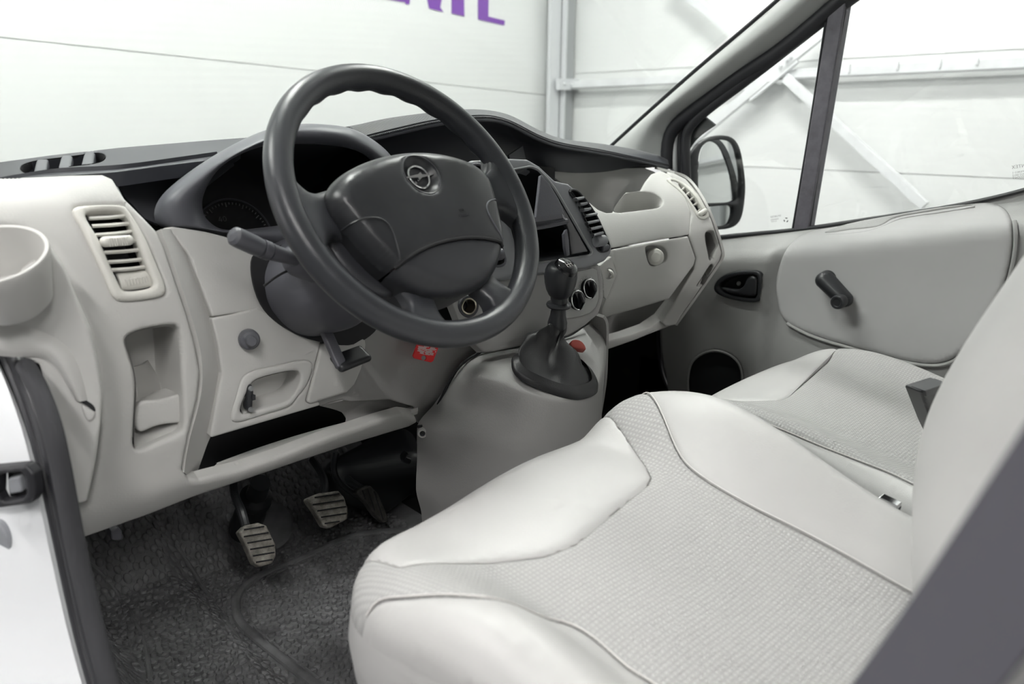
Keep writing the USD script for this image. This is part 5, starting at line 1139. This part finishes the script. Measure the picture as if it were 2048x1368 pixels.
HD = seat_cushion(ds, dout, h_d, RD, [('centre_fabric', mid_d, 'seat_fabric', 'dotted grey fabric centre of the cushion', 0), ('front_insert', PI, 'leather', 'smooth pale front insert', .006),
     ('bolster', PR.difference(PI), 'leather', 'smooth pale inner side bolster', .004), ('bolster', PL.difference(PI), 'leather', 'smooth pale outer side bolster', .004)], .16)
for c_ in (cR, cL): piping(ds, c_[2:-2], HD, lift_=.002)
obj('seat_base', trimesh.creation.box(bounds=[(-.60, -.02, 0), (-.14, .52, .24)]), 'black_plastic', ds, label='black seat base')
def backrest(t, xl, xr, yr_tab, yl_off, mid_off, zs, mat_='leather', depth=.12):
    rows = []
    for z, yr in zip(zs, yr_tab):
        w = xr-xl; yl = yr-yl_off
        ym = (yr+yl)/2-mid_off
        rows.append([(xl+.02, yl-depth, z), (xl-.005, yl-.07, z), (xl+.006, yl-.020, z), (xl+.05, yl, z), (xl+.12, yl-.015, z), (xl+w*.5, ym, z), (xr-.15, yr-.022, z), (xr-.07, yr, z), (xr-.012, yr-.022, z), (xr, yr-.07, z), (xr-.02, yr-depth, z)])
    top = np.array(rows[-1]); mid = np.array([top[:, 0].mean(), top[:, 1].mean(), 0])
    t1 = top*[1, .6, 1] + [0, .4*mid[1], .028]; t2 = top*[.9, .15, 1] + [.1*mid[0], .85*mid[1], .040]
    rows = rows + [t1, t2]
    back = [[(r_[0][0]+.004, r_[0][1], r_[0][2]), ((r_[0][0]+r_[-1][0])/2, min(r_[0][1], r_[-1][1])-.03, r_[0][2]), (r_[-1][0]-.004, r_[-1][1], r_[-1][2])] for r_ in rows[:-2]]
    back.append([tuple(t1[0]), tuple((t1[0]+t1[-1])/2), tuple(t1[-1])])
    obj('backrest_shell', loft(back, 40, 24, thick=.015, away=((xl+xr)/2, 1, .7)), 'dash_mid', t, label='dark rear shell of the backrest')
    obj('backrest', loft(rows, 56, 70, thick=.02), mat_, t, smooth=60, label='pale grey backrest with side bolsters')
zs = [.36, .42, .46, .53, .59, .65, .72, .80, .90, 1.0]
backrest(ds, -.665, -.075, [.175, .195, .212, .224, .222, .207, .182, .150, .105, .06], .135, .012, zs)
yy = PchipInterpolator(zs, [.175, .195, .212, .224, .222, .207, .182, .150, .105, .06])
obj('backrest_seam', tube([(-.082-.004*math.sin(z*9), float(yy(z))-.03, z) for z in np.linspace(.42, .78, 40)], .0018, 6), 'seam_thread', ds)
# --- passenger seat
pseat = thing('passenger_seat', 'pale grey passenger seat beside the door with ribbed fabric centre', 'seat', (.385, .45, 0))
pout = sg.Polygon(curve([(.135, .10), (.128, .40), (.130, .60), (.150, .70), (.21, .752), (.33, .772), (.46, .768), (.57, .742), (.632, .67), (.650, .52), (.648, .30), (.645, .10)], 140, True)).intersection(sg.box(0, .12, .9, 1))
def h_p(x, y):
    s = (x-.39)/.26; b = .022*sm(np.abs(s), .55, .9)
    return .338 + .028*sm(y, .30, .60) + b - .02*sm(y, .60, .8) + .004*np.sin(x*14)*np.sin(y*12)
RP = .05
FP = seat_H(pout, h_p, RP)
pI = onseat([(1385, 800), (1460, 799), (1537, 799), (1568, 796), (1592, 778), (1621, 753), (1650, 727)], FP)
pI = np.vstack([[(.17, .80)], [(.182, .745)], pI, [pI[-1]+(pI[-1]-pI[-2])*3.5]])
pI = np.vstack([curve(pI, 60), [(.6, .95), (.1, .95)]])
PPI = sg.Polygon(pI).buffer(0)
pL = onseat([(1400, 816), (1450, 826), (1519, 843), (1629, 887), (1775, 944), (1860, 984)], FP)
pL = np.vstack([[pL[0]+(pL[0]-pL[1])*1.2+[-.03, 0]], pL, [pL[-1]+(pL[-1]-pL[-2])*3]])
cpL = curve(pL, 60)
PPL = sg.Polygon(np.vstack([cpL, [(-.2, cpL[-1, 1]), (-.2, cpL[0, 1])]])).buffer(0)
mid_p = pout.difference(PPI).difference(PPL)
HP = seat_cushion(pseat, pout, h_p, RP, [('centre_fabric', mid_p, 'seat_fabric', 'ribbed grey fabric centre of the cushion', 0), ('front_insert', PPI.difference(PPL), 'leather', 'smooth pale front insert', .004), ('bolster', PPL, 'leather', 'smooth pale side bolster', .003)], .12)
piping(pseat, cpL[4:-2], HP, lift_=.002)
obj('seat_base', trimesh.creation.box(bounds=[(.18, .10, 0), (.60, .66, .20)]), 'black_plastic', pseat)
backrest(pseat, .125, .655, [.20, .215, .225, .22, .20, .17, .13, .09, .03, -.03], 0, .05, zs)
# --- buckles and belt
bk = thing('seat_belt_buckle', 'black tapered seat belt buckle standing beside the passenger seat', 'buckle')
BF = PY(.325, .13, .5, sx=.0, sz=-.1)
bd = obj('buckle_body', lift(rnd([(1844, 783), (1893, 766), (1900, 769), (1912, 800), (1926, 850), (1934, 900), (1890, 900), (1868, 850)], 4), BF, thick=.022, bev=4, step=8, bevm=.004), 'black_plastic', bk)
obj('release_button', lift(rnd([(1847, 781), (1893, 765), (1901, 771), (1900, 777), (1850, 793)], 2), BF, thick=.018, bev=2, step=6, off=.002), 'wheel_lower', bd)
obj('buckle_stalk', bar(hit([(1905, 890)], BF)[0]+[0, .01, 0], (.115, .27, .14), .03, .012, up=(0, 1, 0)), 'black_plastic', bk)
b2 = thing('seat_belt_buckle', 'small dark seat belt buckle just showing behind the driver seat bolster', 'buckle')
q_ = onX([(1776, 1016)], -.052)[0]
obj('buckle_body', bar(q_+[.0, .012, -.10], q_+[0, 0, .008], .026, .018, up=(1, 0, 0)), 'black_plastic', b2)
obj('release_button', bar(q_+[0, 0, .004], q_+[0, -.001, .012], .024, .016, up=(1, 0, 0), r=.002), 'chrome', b2)
belt = thing('seat_belt', 'dark grey seat belt webbing hanging close to the viewer', 'seat belt')
bl = np.array([(-.70, .235, .12), (-.70, .165, .36), (-.70, .097, .60), (-.70, .065, .70), (-.702, .032, .81), (-.71, -.035, 1.02), (-.72, -.10, 1.22)])
bcv = curve(bl, 40)
tw_ = np.array([.0, .30, .95]); wd = np.array([.62, .75, .23])
tt = np.gradient(bcv, axis=0); tt /= np.linalg.norm(tt, axis=1, keepdims=True)
nr = np.cross(tt, wd); nr /= np.linalg.norm(nr, axis=1, keepdims=True)
obj('webbing', sweep(bcv, [(-.0235, -.0007), (-.0225, -.0010), (.0225, -.0010), (.0235, -.0007), (.0235, .0007), (.0225, .0010), (-.0225, .0010), (-.0235, .0007)], nr), 'belt_web', belt)
obj('floor_anchor', frame(rbox((.03, .05, .06), .006), (-.70, .24, .10), (1, 0, 0), (0, 1, 0), (0, 0, 1)), 'black_plastic', belt)
